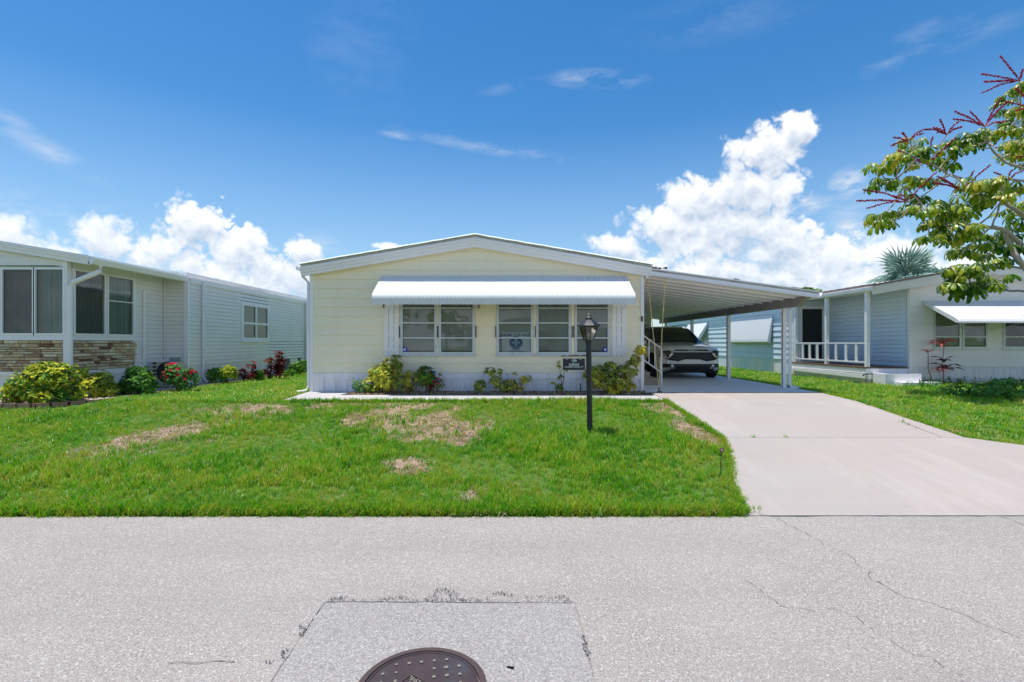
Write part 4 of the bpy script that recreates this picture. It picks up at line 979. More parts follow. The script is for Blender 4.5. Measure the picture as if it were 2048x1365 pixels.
# ------------------------------------------------------------------ neighbour at the left
LH = thing('green_sided_house', 'pale green sided mobile home with stone clad sunroom at the left', 'house', (-9.5, 12, FLAT))
SX, MX, EX = -8.87, -8.25, -8.36      # sunroom side, main side wall, eave line
FY, JY, LY = 10.0, 12.76, 27.0
ZT = EYE + 1.66; ZK = EYE - .60       # wall top, skirting top
wfL = W((0, FY, 0), (1, 0, 0), (0, -1, 0)); wsL = W((SX, 0, 0), (0, 1, 0), (1, 0, 0)); wmL = W((MX, 0, 0), (0, 1, 0), (1, 0, 0)); wjL = W((0, JY, 0), (1, 0, 0), (0, -1, 0))
FX0 = -12.5
box('core_wall', (FX0, SX - .12, FY + .12, JY + 14, FLAT, EYE + .02), greensid, LH)
# front of the sunroom: panels above, windows, stone, white base
zw0, zw1 = EYE + .14, EYE + 1.50
box('wall_panel', (FX0, SX - .002, FY, FY + .09, zw1 + .045, ZT + .05), greensid, LH)
box('base_panel', (FX0, SX - .03, FY + .03, FY + .09, FLAT, EYE - .60), skirtm, LH)
wfL.box(t := MB(), FX0, SX - .002, -.02, .03, EYE + .045, EYE + .085); t.build('stone_cap', wht2, LH)
wfL.box(t := MB(), FX0, SX - .002, -.09, .012, EYE + .086, zw0 - .001); t.build('window_ledge', wht2, LH)
for (a, c) in ((-10.16, -9.56), (-9.50, -8.95)):
    window(wfL, LH, a - .04, c + .04, zw0, zw1, wht2, pane_d, curtm if a < -10 else curtl, fw=.045, depth=.03, backkind='curtain', label='dark curtained front window' if a < -10 else 'front window with pale curtain')
window(wfL, LH, -12.4, -10.24, zw0, zw1, wht2, pane_d, curtm, fw=.05, backkind='curtain')
wfL.box(t := MB(), SX - .082, SX - .001, -.085, .02, FLAT + .3, ZT); t.build('corner_post', wht2, LH)
# side of the sunroom
box('wall_panel', (SX - .09, SX - .001, FY + .1, 11.85, zw1 + .0, ZT), greensid, LH)
wsL.box(t := MB(), FY + .03, 11.82, -.09, .012, EYE + .045, zw0 - .001); t.build('window_ledge', wht2, LH)
window(wsL, LH, FY + .10, 10.92, zw0, zw1, wht2, pane_d, curtm, fw=.045, backkind='curtain', label='dark side window of the sunroom')
window(wsL, LH, 10.94, 11.74, zw0, zw1, wht2, pane_d, curtl, rows=(EYE + .92,), fw=.045, backkind='curtain', label='side window with pale curtain and a crossbar')
wsL.box(t := MB(), 11.745, 11.80, -.09, .02, EYE - .58, ZT); t.build('corner_trim', wht2, LH)
wsL.box(t := MB(), FY + .0, 11.80, -.06, .03, EYE - .70, EYE - .585); t.build('band_board', wht2, LH)
wsL.box(t := MB(), FY + .03, 11.80, -.06, .0, FLAT, EYE - .701); t.build('base_panel', skirtm, LH)
wfL.box(t := MB(), FX0, SX - .001, -.03, .03, EYE - .66, EYE - .585); t.build('band_board', wht2, LH)
# stacked ledge stone, stone by stone
stone_m = []
for i, c_ in enumerate(((205, 180, 140), (190, 165, 130), (222, 205, 172), (170, 140, 112), (128, 88, 70), (196, 178, 150))): stone_m.append(pm('ledge_stone_%s' % 'tan sand cream brown russet grey'.split()[i], tuple(min(.85, x * 1.15) for x in lin(c_)[:3]), .9, .16, 14, .5, 45, dirt=(.3, .2, .14), dirt_amt=.3, dirt_scale=9))
def stones(w, a0, a1, z0, z1, name='stone'):
    z = z0
    while z < z1 - .02:
        h = min(U(.035, .075), z1 - z); a = a0
        while a < a1 - .03:
            l = min(random.choice((U(.06, .16), U(.12, .36))), a1 - a); hh = h
            if R() < .10 and z + h * 2 < z1: pass
            g_ = .004; d0, d1 = -.02, U(.004, .05); q = [U(-.010, .010) for _ in range(4)]
            b = MB(); zz = z + g_; zt_ = z + hh - g_
            P_ = [w.p(a + g_, d0, zz), w.p(a + l - g_, d0, zz), w.p(a + l - g_, d0, zt_), w.p(a + g_, d0, zt_),
                  w.p(a + g_ + .003, d1 + q[0], zz + .004), w.p(a + l - g_ - .003, d1 + q[1], zz + .004), w.p(a + l - g_ - .005, d1 + q[2] - .006, zt_ - .005), w.p(a + g_ + .005, d1 + q[3] - .006, zt_ - .005)]
            m_ = w.p(a + l * U(.3, .7), d1 + .007, z + hh * .5); b.add(P_ + [m_], [(0, 4, 7, 3), (1, 2, 6, 5), (0, 1, 5, 4), (3, 7, 6, 2), (4, 5, 8), (5, 6, 8), (6, 7, 8), (7, 4, 8)])
            b.build(name, random.choices(stone_m, (4, 4, 4, 2, 1.3, 3))[0], LH); a += l
        z += h
wfL.box(t := MB(), -10.45, SX - .085, -.06, -.021, EYE - .585, EYE + .045); t.build('stone_backing', tanc, LH)
wsL.box(t := MB(), FY + .0, 11.80, -.06, -.021, EYE - .585, EYE + .045); t.build('stone_backing', tanc, LH)
stones(wfL, -10.45, SX - .09, EYE - .585, EYE + .045); stones(wsL, FY + .02, 11.80, EYE - .585, EYE + .045)
# recessed sided wall, jog, long side wall
PT = .104
siding(LH, (SX, 0, 0), (0, 1, 0), (1, 0, 0), 11.81, JY, ZK, PT, 22, greensid, (), None, .022, .013)
siding(LH, (0, JY, 0), (1, 0, 0), (0, -1, 0), SX + .01, MX - .06, ZK, PT, 22, greensid, (), None, .022, .013)
winL = [(15.25, 16.97, EYE + .045, EYE + 1.25), (20.05, 21.7, EYE + .045, EYE + 1.25)]
siding(LH, (MX, 0, 0), (0, 1, 0), (1, 0, 0), JY + .06, LY, ZK, PT, 21, greensid, winL, None, .022, .013)
box('core_wall', (MX - .3, MX - .05, JY + .1, LY, FLAT, ZT), dark, LH); box('core_wall', (SX - .1, SX - .002, 11.8, JY + .1, FLAT, ZT), greensid, LH); box('core_wall', (SX - .0, MX - .06, JY + .002, JY + .1, FLAT, ZT), greensid, LH)  # first core is near-black, its colour standing in for unlit rooms
MB().box(MX - .049, MX - .001, JY + .1, winL[0][0], FLAT, ZT).box(MX - .049, MX - .001, winL[0][1], winL[1][0], FLAT, ZT).box(MX - .049, MX - .001, winL[1][1], LY, FLAT, ZT).box(MX - .049, MX - .001, winL[0][0], LY, FLAT, winL[0][2]).build('side_wall', greensid, LH)
box('far_wall', (-14, MX, LY, LY + .1, FLAT, ZT), greensid, LH)
wjL.box(t := MB(), MX - .075, MX + .03, -.03, .06, FLAT, ZT - .08); t.build('corner_trim', wht2, LH)
wmL.box(t := MB(), JY + .06, LY, .0, .04, ZT - .13, ZT + .0); t.build('frieze_board', wht2, LH)
for i, (a, c, z0, z1) in enumerate(winL):
    window(wmL, LH, a, c, z0, z1, wht2, pane_d, blindm, rows=(EYE + .60,), cols=((a + c) / 2,), fw=.11, depth=.035, rail=.07, sill=.06, label='double window in the long side wall' if i == 0 else 'far double window half hidden by the yellow house')
skirting(wmL, LH, JY + .1, LY, FLAT - .05, ZK, skirtm, .32, 2); skirting(wsL, LH, 11.8, JY - .01, FLAT - .05, ZK, skirtm, .3, 2); skirting(wjL, LH, SX + .02, MX - .08, FLAT - .05, ZK, skirtm, .28, 2)
# roof: front gable slope, its stepped edge, side gutter, then the long roof behind
zg = lambda x: EYE + 1.71 + max(0, (EX - x)) * .166
def slope(x0, x1, y0, y1, z0, z1, name, mat):
    MB().hexa([(x0, y0, zg(x0) + z0), (x1, y0, zg(x1) + z0), (x1, y1, zg(x1) + z0), (x0, y1, zg(x0) + z0)], [(x0, y0, zg(x0) + z1), (x1, y0, zg(x1) + z1), (x1, y1, zg(x1) + z1), (x0, y1, zg(x0) + z1)]).build(name, mat, LH)
XW = -13.8
slope(XW, EX, FY - .1, 12.7, -.03, .0, 'roof', roofm); slope(XW, EX, FY - .14, FY - .06, -.045, .012, 'fascia_board', wht); slope(XW, EX, FY - .12, FY - .06, -.10, -.047, 'fascia_board', wht); slope(XW, EX, FY - .10, FY - .06, -.17, -.102, 'fascia_board', wht)
slope(XW, SX - .002, FY + .09, FY + .02, -.30, -.032, 'gable_panel', greensid); slope(XW, EX - .02, FY - .06, 12.9, -.06, -.032, 'soffit', wht2)
b = MB(); b.prism([(EX - .02, FY - .1, EYE + 1.70), (EX + .10, FY - .1, EYE + 1.70), (EX + .11, FY - .1, EYE + 1.66), (EX + .06, FY - .1, EYE + 1.56), (EX - .02, FY - .1, EYE + 1.55)], (0, 3.05, 0)); b.build('gutter', wht2, LH)
b = MB(); b.prism([(XW, 12.72, zg(XW) + .06), (EX, 12.72, EYE + 1.78), (EX, 12.72, EYE + 1.64), (XW, 12.72, EYE + 1.64)], (0, LY - 12.6, 0)); b.build('long_roof', roofm, LH)
b = MB(); b.prism([(EX + .001, 12.76, EYE + 1.79), (EX + .06, 12.76, EYE + 1.79), (EX + .06, 12.76, EYE + 1.72), (EX + .035, 12.76, EYE + 1.715), (EX + .035, 12.76, EYE + 1.64), (EX + .001, 12.76, EYE + 1.63)], (0, LY - 12.7, 0)); b.build('fascia_board', wht2, LH)
b = MB(); b.tube([(EX + .03, FY + .14, EYE + 1.56), (EX + .03, FY + .12, EYE + 1.44), (EX - .06, FY + .06, EYE + 1.37), (SX + .10, FY + .0, EYE + 1.20), (SX + .055, FY - .02, EYE + 1.10), (SX + .055, FY - .02, FLAT + .1)], .05, 10); b.build('downspout', wht2, LH)
for y_ in (13.30, 19.95):
    b = MB(); b.tube([(MX + .06, y_, ZT - .02), (MX + .055, y_, FLAT + .22), (MX + .12, y_, FLAT + .13), (MX + .2, y_ - .08, FLAT + .10)], .04, 8); b.build('downspout', skirtm, LH)
MB().tube([(SX + .04, 12.02, EYE + 1.25), (SX + .04, 12.02, ZK)], .03, 8).build('conduit', wht2, LH)
MB().tube([(SX + .035, JY - .03, ZT), (SX + .035, JY - .03, FLAT + .4)], .015, 6).build('conduit', wht2, LH)
box('meter_box', (-8.66, -8.44, JY - .10, JY - .02, EYE - .62, EYE - .38), pm('grey_meter_box', (.32, .36, .38), .5), LH)
ac = thing('air_conditioner', 'beige outdoor air conditioner unit half hidden behind pink flowered rose bush', 'air conditioner', (-8.45, 12.2, FLAT))
acm = pm('beige_ac_case', (.48, .46, .40), .5, .05, 5)
b = MB(); b.box(-8.72, -8.12, 12.05, 12.40, FLAT + .05, FLAT + .64); b.build('case', acm, ac)
b = MB().lathe([(.24, 0), (.25, .01), (.235, .018), (.01, .012)], (0, 0, 0), 24)
o = b.build('fan_grille', blackm, ac); o.rotation_euler = (math.pi / 2, 0, 0); o.location = Vector((-8.30, 12.045, FLAT + .40)) - WO[ac.name]
for k in range(6): box('slat', (-8.64, -8.56, 12.035, 12.049, FLAT + .15 + k * .09, FLAT + .19 + k * .09), blackm, ac)

# ------------------------------------------------------------------ neighbour at the right
RH = thing('white_and_blue_house', 'white and pale blue mobile home with corner porch at the right', 'house', (12, 14, FLAT))
GX, PX_, GY, DY = 10.70, 9.62, 13.45, 17.0       # front wall's left end, porch and side wall line, front wall, door wall
RXE = 14.8; ZTR = EYE + 1.42; ZKR = EYE - .66
wr = W((0, GY, 0), (1, 0, 0), (0, -1, 0)); wp = W((GX, 0, 0), (0, 1, 0), (-1, 0, 0)); wd_ = W((0, DY, 0), (1, 0, 0), (0, -1, 0)); wb = W((PX_, 0, 0), (0, 1, 0), (-1, 0, 0))
rx = lambda x: (x - 1023) / 1000 * GY
rz = lambda y: EYE + (686 - y) / 1000 * GY
RZ0, RZ1 = rz(698), rz(618)
rw = [(rx(1866), rx(1921)), (rx(1923.5), rx(1974)), (rx(2005), rx(2062))]
ro = [(a, c, RZ0, RZ1) for a, c in rw]
RA = 12.72; ridge_r = EYE + 2.06; ev = lambda x: ridge_r - abs(x - RA) * .175
def gab2(z):
    zt = ev(GX) - .2
    if z <= zt: return (GX + .07, RXE - .05)
    f = (ridge_r - .2 - z) / .175
    return None if f <= .05 else (max(GX + .07, RA - f), min(RXE - .05, RA + f))
b = MB(); x = GX + .02
def corer(x0, x1, z0, z1): b.box(x0, x1, GY + .001, GY + .1, z0, z1)
corer(x, RXE, ZKR, RZ0); corer(x, RXE, RZ1, ev(GX) - .2)
for (a, c) in rw + [(RXE, RXE)]: corer(x, a, RZ0, RZ1); x = c
b.prism([(GX + .02, GY + .001, ev(GX) - .2), (RXE, GY + .001, ev(GX) - .2), (RXE, GY + .001, ev(RXE) - .1), (RA, GY + .001, ridge_r - .1), (GX + .02, GY + .001, ev(GX) - .1)], (0, .1, 0)); b.build('front_wall', whitesid, RH)
MB().box(GX + .15, RXE, GY + .13, GY + .16, ZKR, RZ1 + .1).build('unlit_room_sheet', dark, RH)  # near-black sheet, room shade put into its colour
siding(RH, (0, GY, 0), (1, 0, 0), (0, -1, 0), GX + .07, RXE - .05, ZKR + .0, .235, 13, whitesid, ro, gab2)
skirting(wr, RH, GX + .1, RXE, FLAT - .03, ZKR - .002, skirtm, .165, 1)
wr.box(t := MB(), GX - .02, GX + .07, -.05, .03, ZKR - .16, ev(GX) - .2); t.build('corner_trim', wht2, RH)
for i, (a, c) in enumerate(rw): window(wr, RH, a, c, RZ0, RZ1, alu, pane_m, blindm if i < 2 else curtm, rows=(rz(675),), fw=.05, depth=.03, pane_d=.012, rail=.03, sill=.04, backkind='blind' if i < 2 else 'curtain', label=['window under the awning left end', 'window in the middle beneath the awning', 'window cut by the right edge of the photo'][i])
# awning
a0_, a1_ = 11.05, 15.2; prof2 = [(0, 1.12)] + [(.95 * t / 8, 1.12 - .50 * t / 8) for t in range(1, 9)] + [(1.02, .575), (1.06, .52), (1.065, .48)]
b = MB(); nn = 52 * 3; v = []; m = len(prof2)
for i in range(nn + 1):
    x_ = a0_ + (a1_ - a0_) * i / nn; w_ = (1 if i % 3 == 0 else 0)
    for (d, z) in prof2: v.append((x_, GY - .02 - d - .004 * w_, EYE + z + .007 * w_))
b.add(v, [(i * m + k, i * m + k + 1, (i + 1) * m + k + 1, (i + 1) * m + k) for i in range(nn) for k in range(m - 1)]); aw2 = b.build('awning', awn, RH)
MB().prism([(a0_ - .004, GY - .02 - d, EYE + z) for d, z in prof2] + [(a0_ - .004, GY - 1.02, EYE + .50), (a0_ - .004, GY - .9, EYE + .56), (a0_ - .004, GY - .03, EYE + 1.03)], (.006, 0, 0)).build('awning_end', awn, aw2)
for x_ in (rx(1868), rx(1976)): MB().tube([(x_, GY - .03, rz(661)), (x_ + .25, GY - .9, EYE + .53)], .008, 6).build('support_arm', alu, aw2)
# porch: inner side wall, door wall, posts, deck, railing
siding(RH, (GX, 0, 0), (0, 1, 0), (-1, 0, 0), GY + .08, DY, EYE - .65, .118, 19, bluesid, (), None, .024, .013)
box('porch_wall', (GX + .001, GX + .1, GY + .1, DY + .1, FLAT, ZTR), bluesid, RH); box('porch_wall', (PX_ + .05, GX - .001, DY + .001, DY + .1, FLAT, ZTR), bluesid, RH)
wd_.box(t := MB(), PX_ + .15, PX_ + 1.0, .0, .04, EYE - .66, EYE + 1.24); f = t.build('door_frame', wht2, RH)
DX0, DX1 = PX_ + .245, PX_ + .905
wd_.box(t := MB(), DX0, DX1, .041, .055, EYE - .58, EYE + 1.13); dr = t.build('door', dark, RH); dr['label'] = 'dark screened porch door'
for (a, c, z0, z1) in ((DX0, DX1, -.07, -.035), (DX0, DX1, -.60, -.57), (DX0 + .18, DX0 + .22, -.57, -.07), (DX0 + .42, DX0 + .46, -.57, -.07)): wd_.box(t := MB(), a, c, .056, .07, EYE + z0, EYE + z1); t.build('door_bar', wht2, dr)
for (x_, y_) in ((PX_ - .0, DY - .1), (PX_ - .0, 15.25), (PX_ - .0, 13.52)): box('porch_post', (x_ - .045, x_ + .045, y_ - .045, y_ + .045, EYE - .66, ZTR - .0), wht2, RH)
box('porch_beam', (PX_ - .07, PX_ + .07, GY - .05, DY + 13, ZTR + .001, ZTR + .10), wht2, RH); box('porch_ceiling', (PX_ + .075, GX + .0, GY + .02, DY, ZTR + .02, ZTR + .05), whitesid, RH)
n = 22
for i in range(n): box('deck_board', (PX_ - .10, GX - .02, GY + .0 + i * .161, GY + .155 + i * .161, EYE - .70, EYE - .665), brownw, RH)
box('deck_rim', (PX_ - .08, PX_ - .03, GY - .0, DY, EYE - .84, EYE - .702), wht2, RH); box('deck_rim', (PX_ - .03, GX, GY + .01, GY + .05, EYE - .84, EYE - .702), wht2, RH)
MB().hexa([(PX_ - .14, 13.2, EYE - .97), (PX_ - .085, 13.2, EYE - .97), (PX_ - .085, 17.2, EYE - .94), (PX_ - .14, 17.2, EYE - .94)], [(PX_ - .14, 13.2, EYE - .865), (PX_ - .085, 13.2, EYE - .865), (PX_ - .085, 17.2, EYE - .85), (PX_ - .14, 17.2, EYE - .85)]).build('drain_trough', wht2, RH)
wq = W((PX_ - .02, 0, 0), (0, 1, 0), (-1, 0, 0)); skirting(wq, RH, GY + .05, DY + .1, FLAT - .03, EYE - .86, skirtm, .3, 2)
skirting(W((0, GY + .08, 0), (1, 0, 0), (0, -1, 0)), RH, PX_, GX, FLAT - .03, EYE - .86, skirtm, .3, 2)
rl = MB(); rl.box(PX_ - .02, PX_ + .02, 13.56, DY - .14, EYE - .04, EYE + .0); rl.build('railing_top', wht2, RH); box('railing_bottom', (PX_ - .02, PX_ + .02, 13.56, DY - .14, EYE - .56, EYE - .52), wht2, RH)
for y_ in (13.95, 14.38, 14.82, 15.72, 16.12, 16.5): box('baluster', (PX_ - .015, PX_ + .015, y_ - .04, y_ + .04, EYE - .52, EYE - .04), wht2, RH)
# long blue side wall beyond the porch, seen through the carport
siding(RH, (PX_, 0, 0), (0, 1, 0), (-1, 0, 0), DY + .06, 31, ZKR + .06, .205, 10, bluesid, (), None, .028)
box('side_wall', (PX_ + .001, PX_ + .12, DY + .05, 31, FLAT, ZTR), bluesid, RH); box('side_wall', (PX_ + .12, RXE, 30.9, 31, FLAT, ZTR), bluesid, RH)
wb.box(t := MB(), DY - .0, DY + .08, -.05, .025, FLAT, ZTR); t.build('corner_trim', wht2, RH)
skirting(wb, RH, DY + .1, 31, FLAT - .03, ZKR + .05, skirtm, .5, 3)
wb.box(t := MB(), 28.6, 29.6, .0, .03, EYE - .2, EYE + .95); t.build('window', wht2, RH)
for i, (y0, y1, pj) in enumerate(((18.35, 21.9, .22), (24.4, 27.0, .60))):
    b = MB(); b.prism([(PX_ - .03, y0, EYE + 1.02), (PX_ - pj, y0, EYE + .12), (PX_ - pj - .01, y0, EYE + .03), (PX_ - pj + .04, y0, EYE - .03), (PX_ - pj + .12, y0, EYE - .03), (PX_ - pj + .05, y0, EYE + .10), (PX_ - .03, y0, EYE + .98)], (0, y1 - y0, 0)); f = b.build('hinged_shutter', awn, RH)
    b = MB()
    for y_ in (y0 - .008, y1 + .002): b.prism([(PX_ - .03, y_, EYE + 1.0), (PX_ - pj, y_, EYE + .06), (PX_ - pj + .09, y_, EYE - .03), (PX_ - .03, y_, EYE + .80)], (0, .006, 0))
    b.build('shutter_cheek', awn, f)
# roof
def rband(z0, z1, y0, y1, name, mat, xl=9.53, xr=15.2):
    for (a, c) in ((xl, RA), (RA, xr)):
        MB().hexa([(a, y0, ev(a) + z0), (c, y0, ev(c) + z0), (c, y1, ev(c) + z0), (a, y1, ev(a) + z0)], [(a, y0, ev(a) + z1), (c, y0, ev(c) + z1), (c, y1, ev(c) + z1), (a, y1, ev(a) + z1)]).build(name, mat, RH)
rband(-.02, .0, GY - .30, 31, 'roof', roofgrey); rband(-.10, -.022, GY - .31, GY - .26, 'fascia_board', whitesid); rband(-.24, -.102, GY - .285, GY - .245, 'fascia_board', whitesid); rband(-.13, -.10, GY - .245, GY - .001, 'soffit', whitesid)
k = 0; x_ = 9.49
while x_ < 15.2:
    l = U(.30, .36); c_ = min(x_ + l - .012, 15.2); x1_ = c_
    if x_ < RA < c_: x1_ = RA
    MB().hexa([(x_, GY - .33, ev(x_) + .002), (x1_, GY - .33, ev(x1_) + .002), (x1_, GY - .1, ev(x1_) + .012), (x_, GY - .1, ev(x_) + .012)], [(x_, GY - .33, ev(x_) + .03), (x1_, GY - .33, ev(x1_) + .03), (x1_, GY - .1, ev(x1_) + .035), (x_, GY - .1, ev(x_) + .035)]).build('ridge_shingle' if False else 'shingle', shingle_m, RH); x_ = x1_ + .012
y_ = GY - .08
while y_ < 24: # shingles along the side eave
    l = U(.28, .34); MB().hexa([(9.51, y_, ev(9.51) + .002), (9.75, y_, ev(9.75) + .004), (9.75, y_ + l - .01, ev(9.75) + .004), (9.51, y_ + l - .01, ev(9.51) + .002)], [(9.51, y_, ev(9.51) + .05), (9.75, y_, ev(9.75) + .05), (9.75, y_ + l - .01, ev(9.75) + .05), (9.51, y_ + l - .01, ev(9.51) + .06)]).build('shingle', shingle_m, RH); y_ += l
MB().prism([(9.53, GY - .31, ev(9.45) - .0), (9.46, GY - .31, ev(9.45) - .02), (9.48, GY - .31, ev(9.45) - .10), (9.53, GY - .31, ev(9.45) - .13), (9.56, GY - .31, ev(9.45) - .12)], (0, 17.5, 0)).build('gutter', wht2, RH)
wr.box(t := MB(), rx(2008), rx(2042), .016, .03, rz(549), rz(545)); t.build('gable_vent', beamm, RH)
wr.box(t := MB(), 12.4, 12.44, -.3, -.25, 0, .0001)
sp_ = thing('porch_steps', 'pair of white painted concrete steps below the right hand porch', 'steps', (10.3, 12.9, FLAT))
for i, (x0, x1, y0, z1) in enumerate(((9.72, 10.66, 13.0, .30), (9.95, 10.95, 12.72, .10))): box('step', (x0, x1, y0, 13.46 - i * .002 if i == 0 else 12.998, FLAT - .02, FLAT + z1), wht2, sp_)
tp = thing('garden_tap', 'small metal tap on a short pipe beside the porch deck', 'tap', (9.43, 13.3, FLAT))
MB().tube([(9.43, 13.3, FLAT), (9.43, 13.3, FLAT + .28)], .013, 6).build('pipe', beamm, tp); MB().tube([(9.49, 13.3, FLAT + .27), (9.43, 13.3, FLAT + .29), (9.36, 13.28, FLAT + .27), (9.34, 13.28, FLAT + .23)], .017, 6).build('spout', blackm, tp)

# ------------------------------------------------------------------ lamp post with hanging name sign
LX, LY_ = 1.145, 7.29; g = gz(LX, LY_); LS = 137.2
lp = thing('lamp_post', 'black lamp post with four sided lantern standing in the lawn', 'lamp post', (LX, LY_, g))
lz = lambda y: EYE + (686 - y) / LS
tp_ = (-.022)    # leans a little
b = MB(); h0, h1 = g - .05, lz(682)
b.lathe([(.042, 0), (.041, .3), (.040, h1 - h0)], (LX, LY_, h0), 16); v = []
b.v = [(p[0] + tp_ * (p[2] - h0) / (h1 - h0), p[1], p[2]) for p in b.v]; b.build('post', postm, lp, True)
lx = LX + tp_; b = MB(); b.lathe([(.047, 0), (.047, .03), (.05, .045), (.0, .05)], (lx, LY_, h1 - .05), 16); b.build('collar', postm, lp, True)
zb0, zb1 = lz(681.5), lz(654.5); rb, rt = .056, .112
def ringpts(r, z): return [(lx - r, LY_ - r, z), (lx + r, LY_ - r, z), (lx + r, LY_ + r, z), (lx - r, LY_ + r, z)]
rot = .30; cr_, sr_ = math.cos(rot), math.sin(rot)
def rz_(p): return (lx + (p[0] - lx) * cr_ - (p[1] - LY_) * sr_, LY_ + (p[0] - lx) * sr_ + (p[1] - LY_) * cr_, p[2])
rpt = lambda r, z: [rz_(p) for p in ringpts(r, z)]
box('lantern_base', (lx - .052, lx + .052, LY_ - .052, LY_ + .052, zb0 - .012, zb0), postm, lp)
q0, q1 = rpt(rb * .92, zb0), rpt(rt * .86, zb1)
for i in range(4):
    MB().tube([q0[i], q1[i]], .008, 5).build('lantern_bar', postm, lp)
    MB().add([q0[i], q0[(i + 1) % 4], q1[(i + 1) % 4], q1[i]], [(0, 1, 2, 3)]).build('lantern_pane', glass('smoky_lantern_glass', (.62, .60, .55), 1.45, .03) if i == 0 else bpy.data.materials['smoky_lantern_glass'], lp)
    MB().tube([q1[i], q1[(i + 1) % 4]], .007, 5).build('lantern_rail', postm, lp)
MB().blob((lx - .005, LY_, zb0 + .085), (.035, .035, .042), n=14).build('bulb', bulb, lp, True)
rf = MB().lathe([(.075, -.012), (.180, -.006), (.182, .004), (.135, .045), (.075, .088), (.052, .10), (.052, .112), (.066, .116), (.03, .145), (.008, .155), (.0, .155)], (lx, LY_, zb1 + .01), 8); rf.v = [rz_(p) for p in rf.v]; rf.build('lantern_roof', postm, lp)
MB().lathe([(.012, 0), (.008, .012), (.014, .022), (.008, .036), (.0, .052)], (lx, LY_, zb1 + .155), 8).build('finial', brass, lp)
MB().tube([(lx - .02, LY_ - .015, lz(712)), (lx - .40, LY_ - .015, lz(713.3))], .009, 8).build('sign_arm', postm, lp)
ns = thing('name_sign', 'small black house number sign hanging from the lamp post', 'sign', (lx - .215, LY_ - .015, lz(741)))
sx0, sx1 = lx - .375, lx - .055
box('sign_plate', (sx0, sx1, LY_ - .020, LY_ - .010, lz(741), lz(718)), pm('black_sign_face', (.02, .021, .03), .45), ns)
b = MB()
for x_ in (sx0 + .06, sx1 - .065):
    MB().tube([(x_ - .010, LY_ - .024, lz(720)), (x_ - .012, LY_ - .024, lz(714)), (x_, LY_ - .024, lz(711.5)), (x_ + .012, LY_ - .024, lz(714)), (x_ + .010, LY_ - .024, lz(720)), (x_ - .010, LY_ - .024, lz(720))], .004, 5).build('sign_hook', alu, ns)
cxs = (sx0 + sx1) / 2
for (s_, sz, y_, k) in (('106', .054, 722.0, 1), ('C', .026, 726.0, 1), ('JURAS', .056, 730.6, .98), ('WINDSOR LOCKS, CT', .028, 735.2, .98)):
    txt(s_, sz, (cxs, LY_ - .0215, lz(y_)), letter, ns, sx=k, ext=.0006)
# reflector stake beside the driveway
rs = thing('driveway_marker', 'thin dark stake with round pink reflector at the driveway edge', 'marker', (2.30, 5.48, gz(0, 5.48)))
z = gz(0, 5.48); MB().tube([(2.29, 5.48, z - .03), (2.30, 5.48, z + .30)], .005, 6).build('stake', blackm, rs)
o = MB().lathe([(0.0, -.004), (.022, -.004), (.024, .004), (.0, .004)], (0, 0, 0), 16).build('reflector_rim', pm('maroon_plastic', (.12, .02, .04), .4), rs); o.rotation_euler = (math.pi / 2, 0, 0); o.location = Vector((2.303, 5.48, z + .315)) - WO[rs.name]
o = MB().lathe([(0.0, -.004), (.014, -.004), (.014, .004), (.0, .004)], (0, 0, 0), 14).build('reflector_lens', pm('pink_reflector', (.75, .4, .45), .3), rs); o.rotation_euler = (math.pi / 2, 0, 0); o.location = Vector((2.303, 5.475, z + .315)) - WO[rs.name]
for (x_, y_, nm) in ((P(1316, 0, 0)[0], 0, ''),): pass

# ------------------------------------------------------------------ the white car
CARX, CARY = 5.33, 14.75; g = FLAT + .03
car = thing('parked_car', 'white five door crossover car parked nose out under the carport', 'car', (CARX, CARY, g))
# station: y, z bottom, half width at sill / belt, z belt, half width roof, z top centre
ST_ = [(.00, .38, .60, .60, .70, .50, .76), (.05, .28, .72, .74, .78, .60, .84), (.14, .22, .82, .84, .86, .70, .92), (.30, .20, .89, .90, .92, .80, .98), (.60, .20, .915, .92, .97, .84, 1.02), (.95, .20, .925, .93, 1.00, .84, 1.055), (1.22, .20, .93, .93, 1.02, .82, 1.09),
       (1.45, .20, .93, .93, 1.03, .76, 1.22), (1.80, .20, .93, .93, 1.04, .70, 1.44), (2.10, .20, .93, .93, 1.05, .66, 1.58), (2.45, .20, .93, .93, 1.06, .66, 1.635), (3.0, .20, .93, .93, 1.07, .66, 1.645), (3.6, .20, .93, .93, 1.09, .65, 1.62), (4.05, .22, .92, .92, 1.12, .62, 1.57), (4.40, .26, .88, .90, 1.10, .60, 1.35), (4.60, .32, .82, .84, 1.0, .62, 1.05), (4.66, .45, .72, .74, .9, .6, .95)]
def ringc(s):
    y, zb, ws, wb_, zl, wr_, zt = s
    h = [(0, zb), (ws * .8, zb), (ws * .97, zb + .05), (ws, zb + .14), (ws * 1.0, (zb + zl) / 2 - .02), (wb_ * 1.0, zl - .12), (wb_ * .985, zl - .04), (wb_ * .955, zl), (wb_ * .955 + (wr_ - wb_ * .955) * .5, zl + (zt - .05 - zl) * .5), (wr_, zt - .05), (wr_ * .90, zt - .015), (wr_ * .5, zt), (0, zt + .008)]
    return [(x, y, z) for x, z in h]
def lerp_st(a, c, f): return tuple(a[i] + (c[i] - a[i]) * f for i in range(7))
SS = []
for i in range(len(ST_) - 1):
    for q in range(3): SS.append(lerp_st(ST_[i], ST_[i + 1], q / 3))
SS.append(ST_[-1])
rings = [ringc(s) for s in SS]; nr = len(rings[0]); body = MB(); ws_ = MB(); sg_ = MB(); rg_ = MB()
V = lambda p, m=1: (CARX + p[0] * m, CARY + p[1], g + p[2])
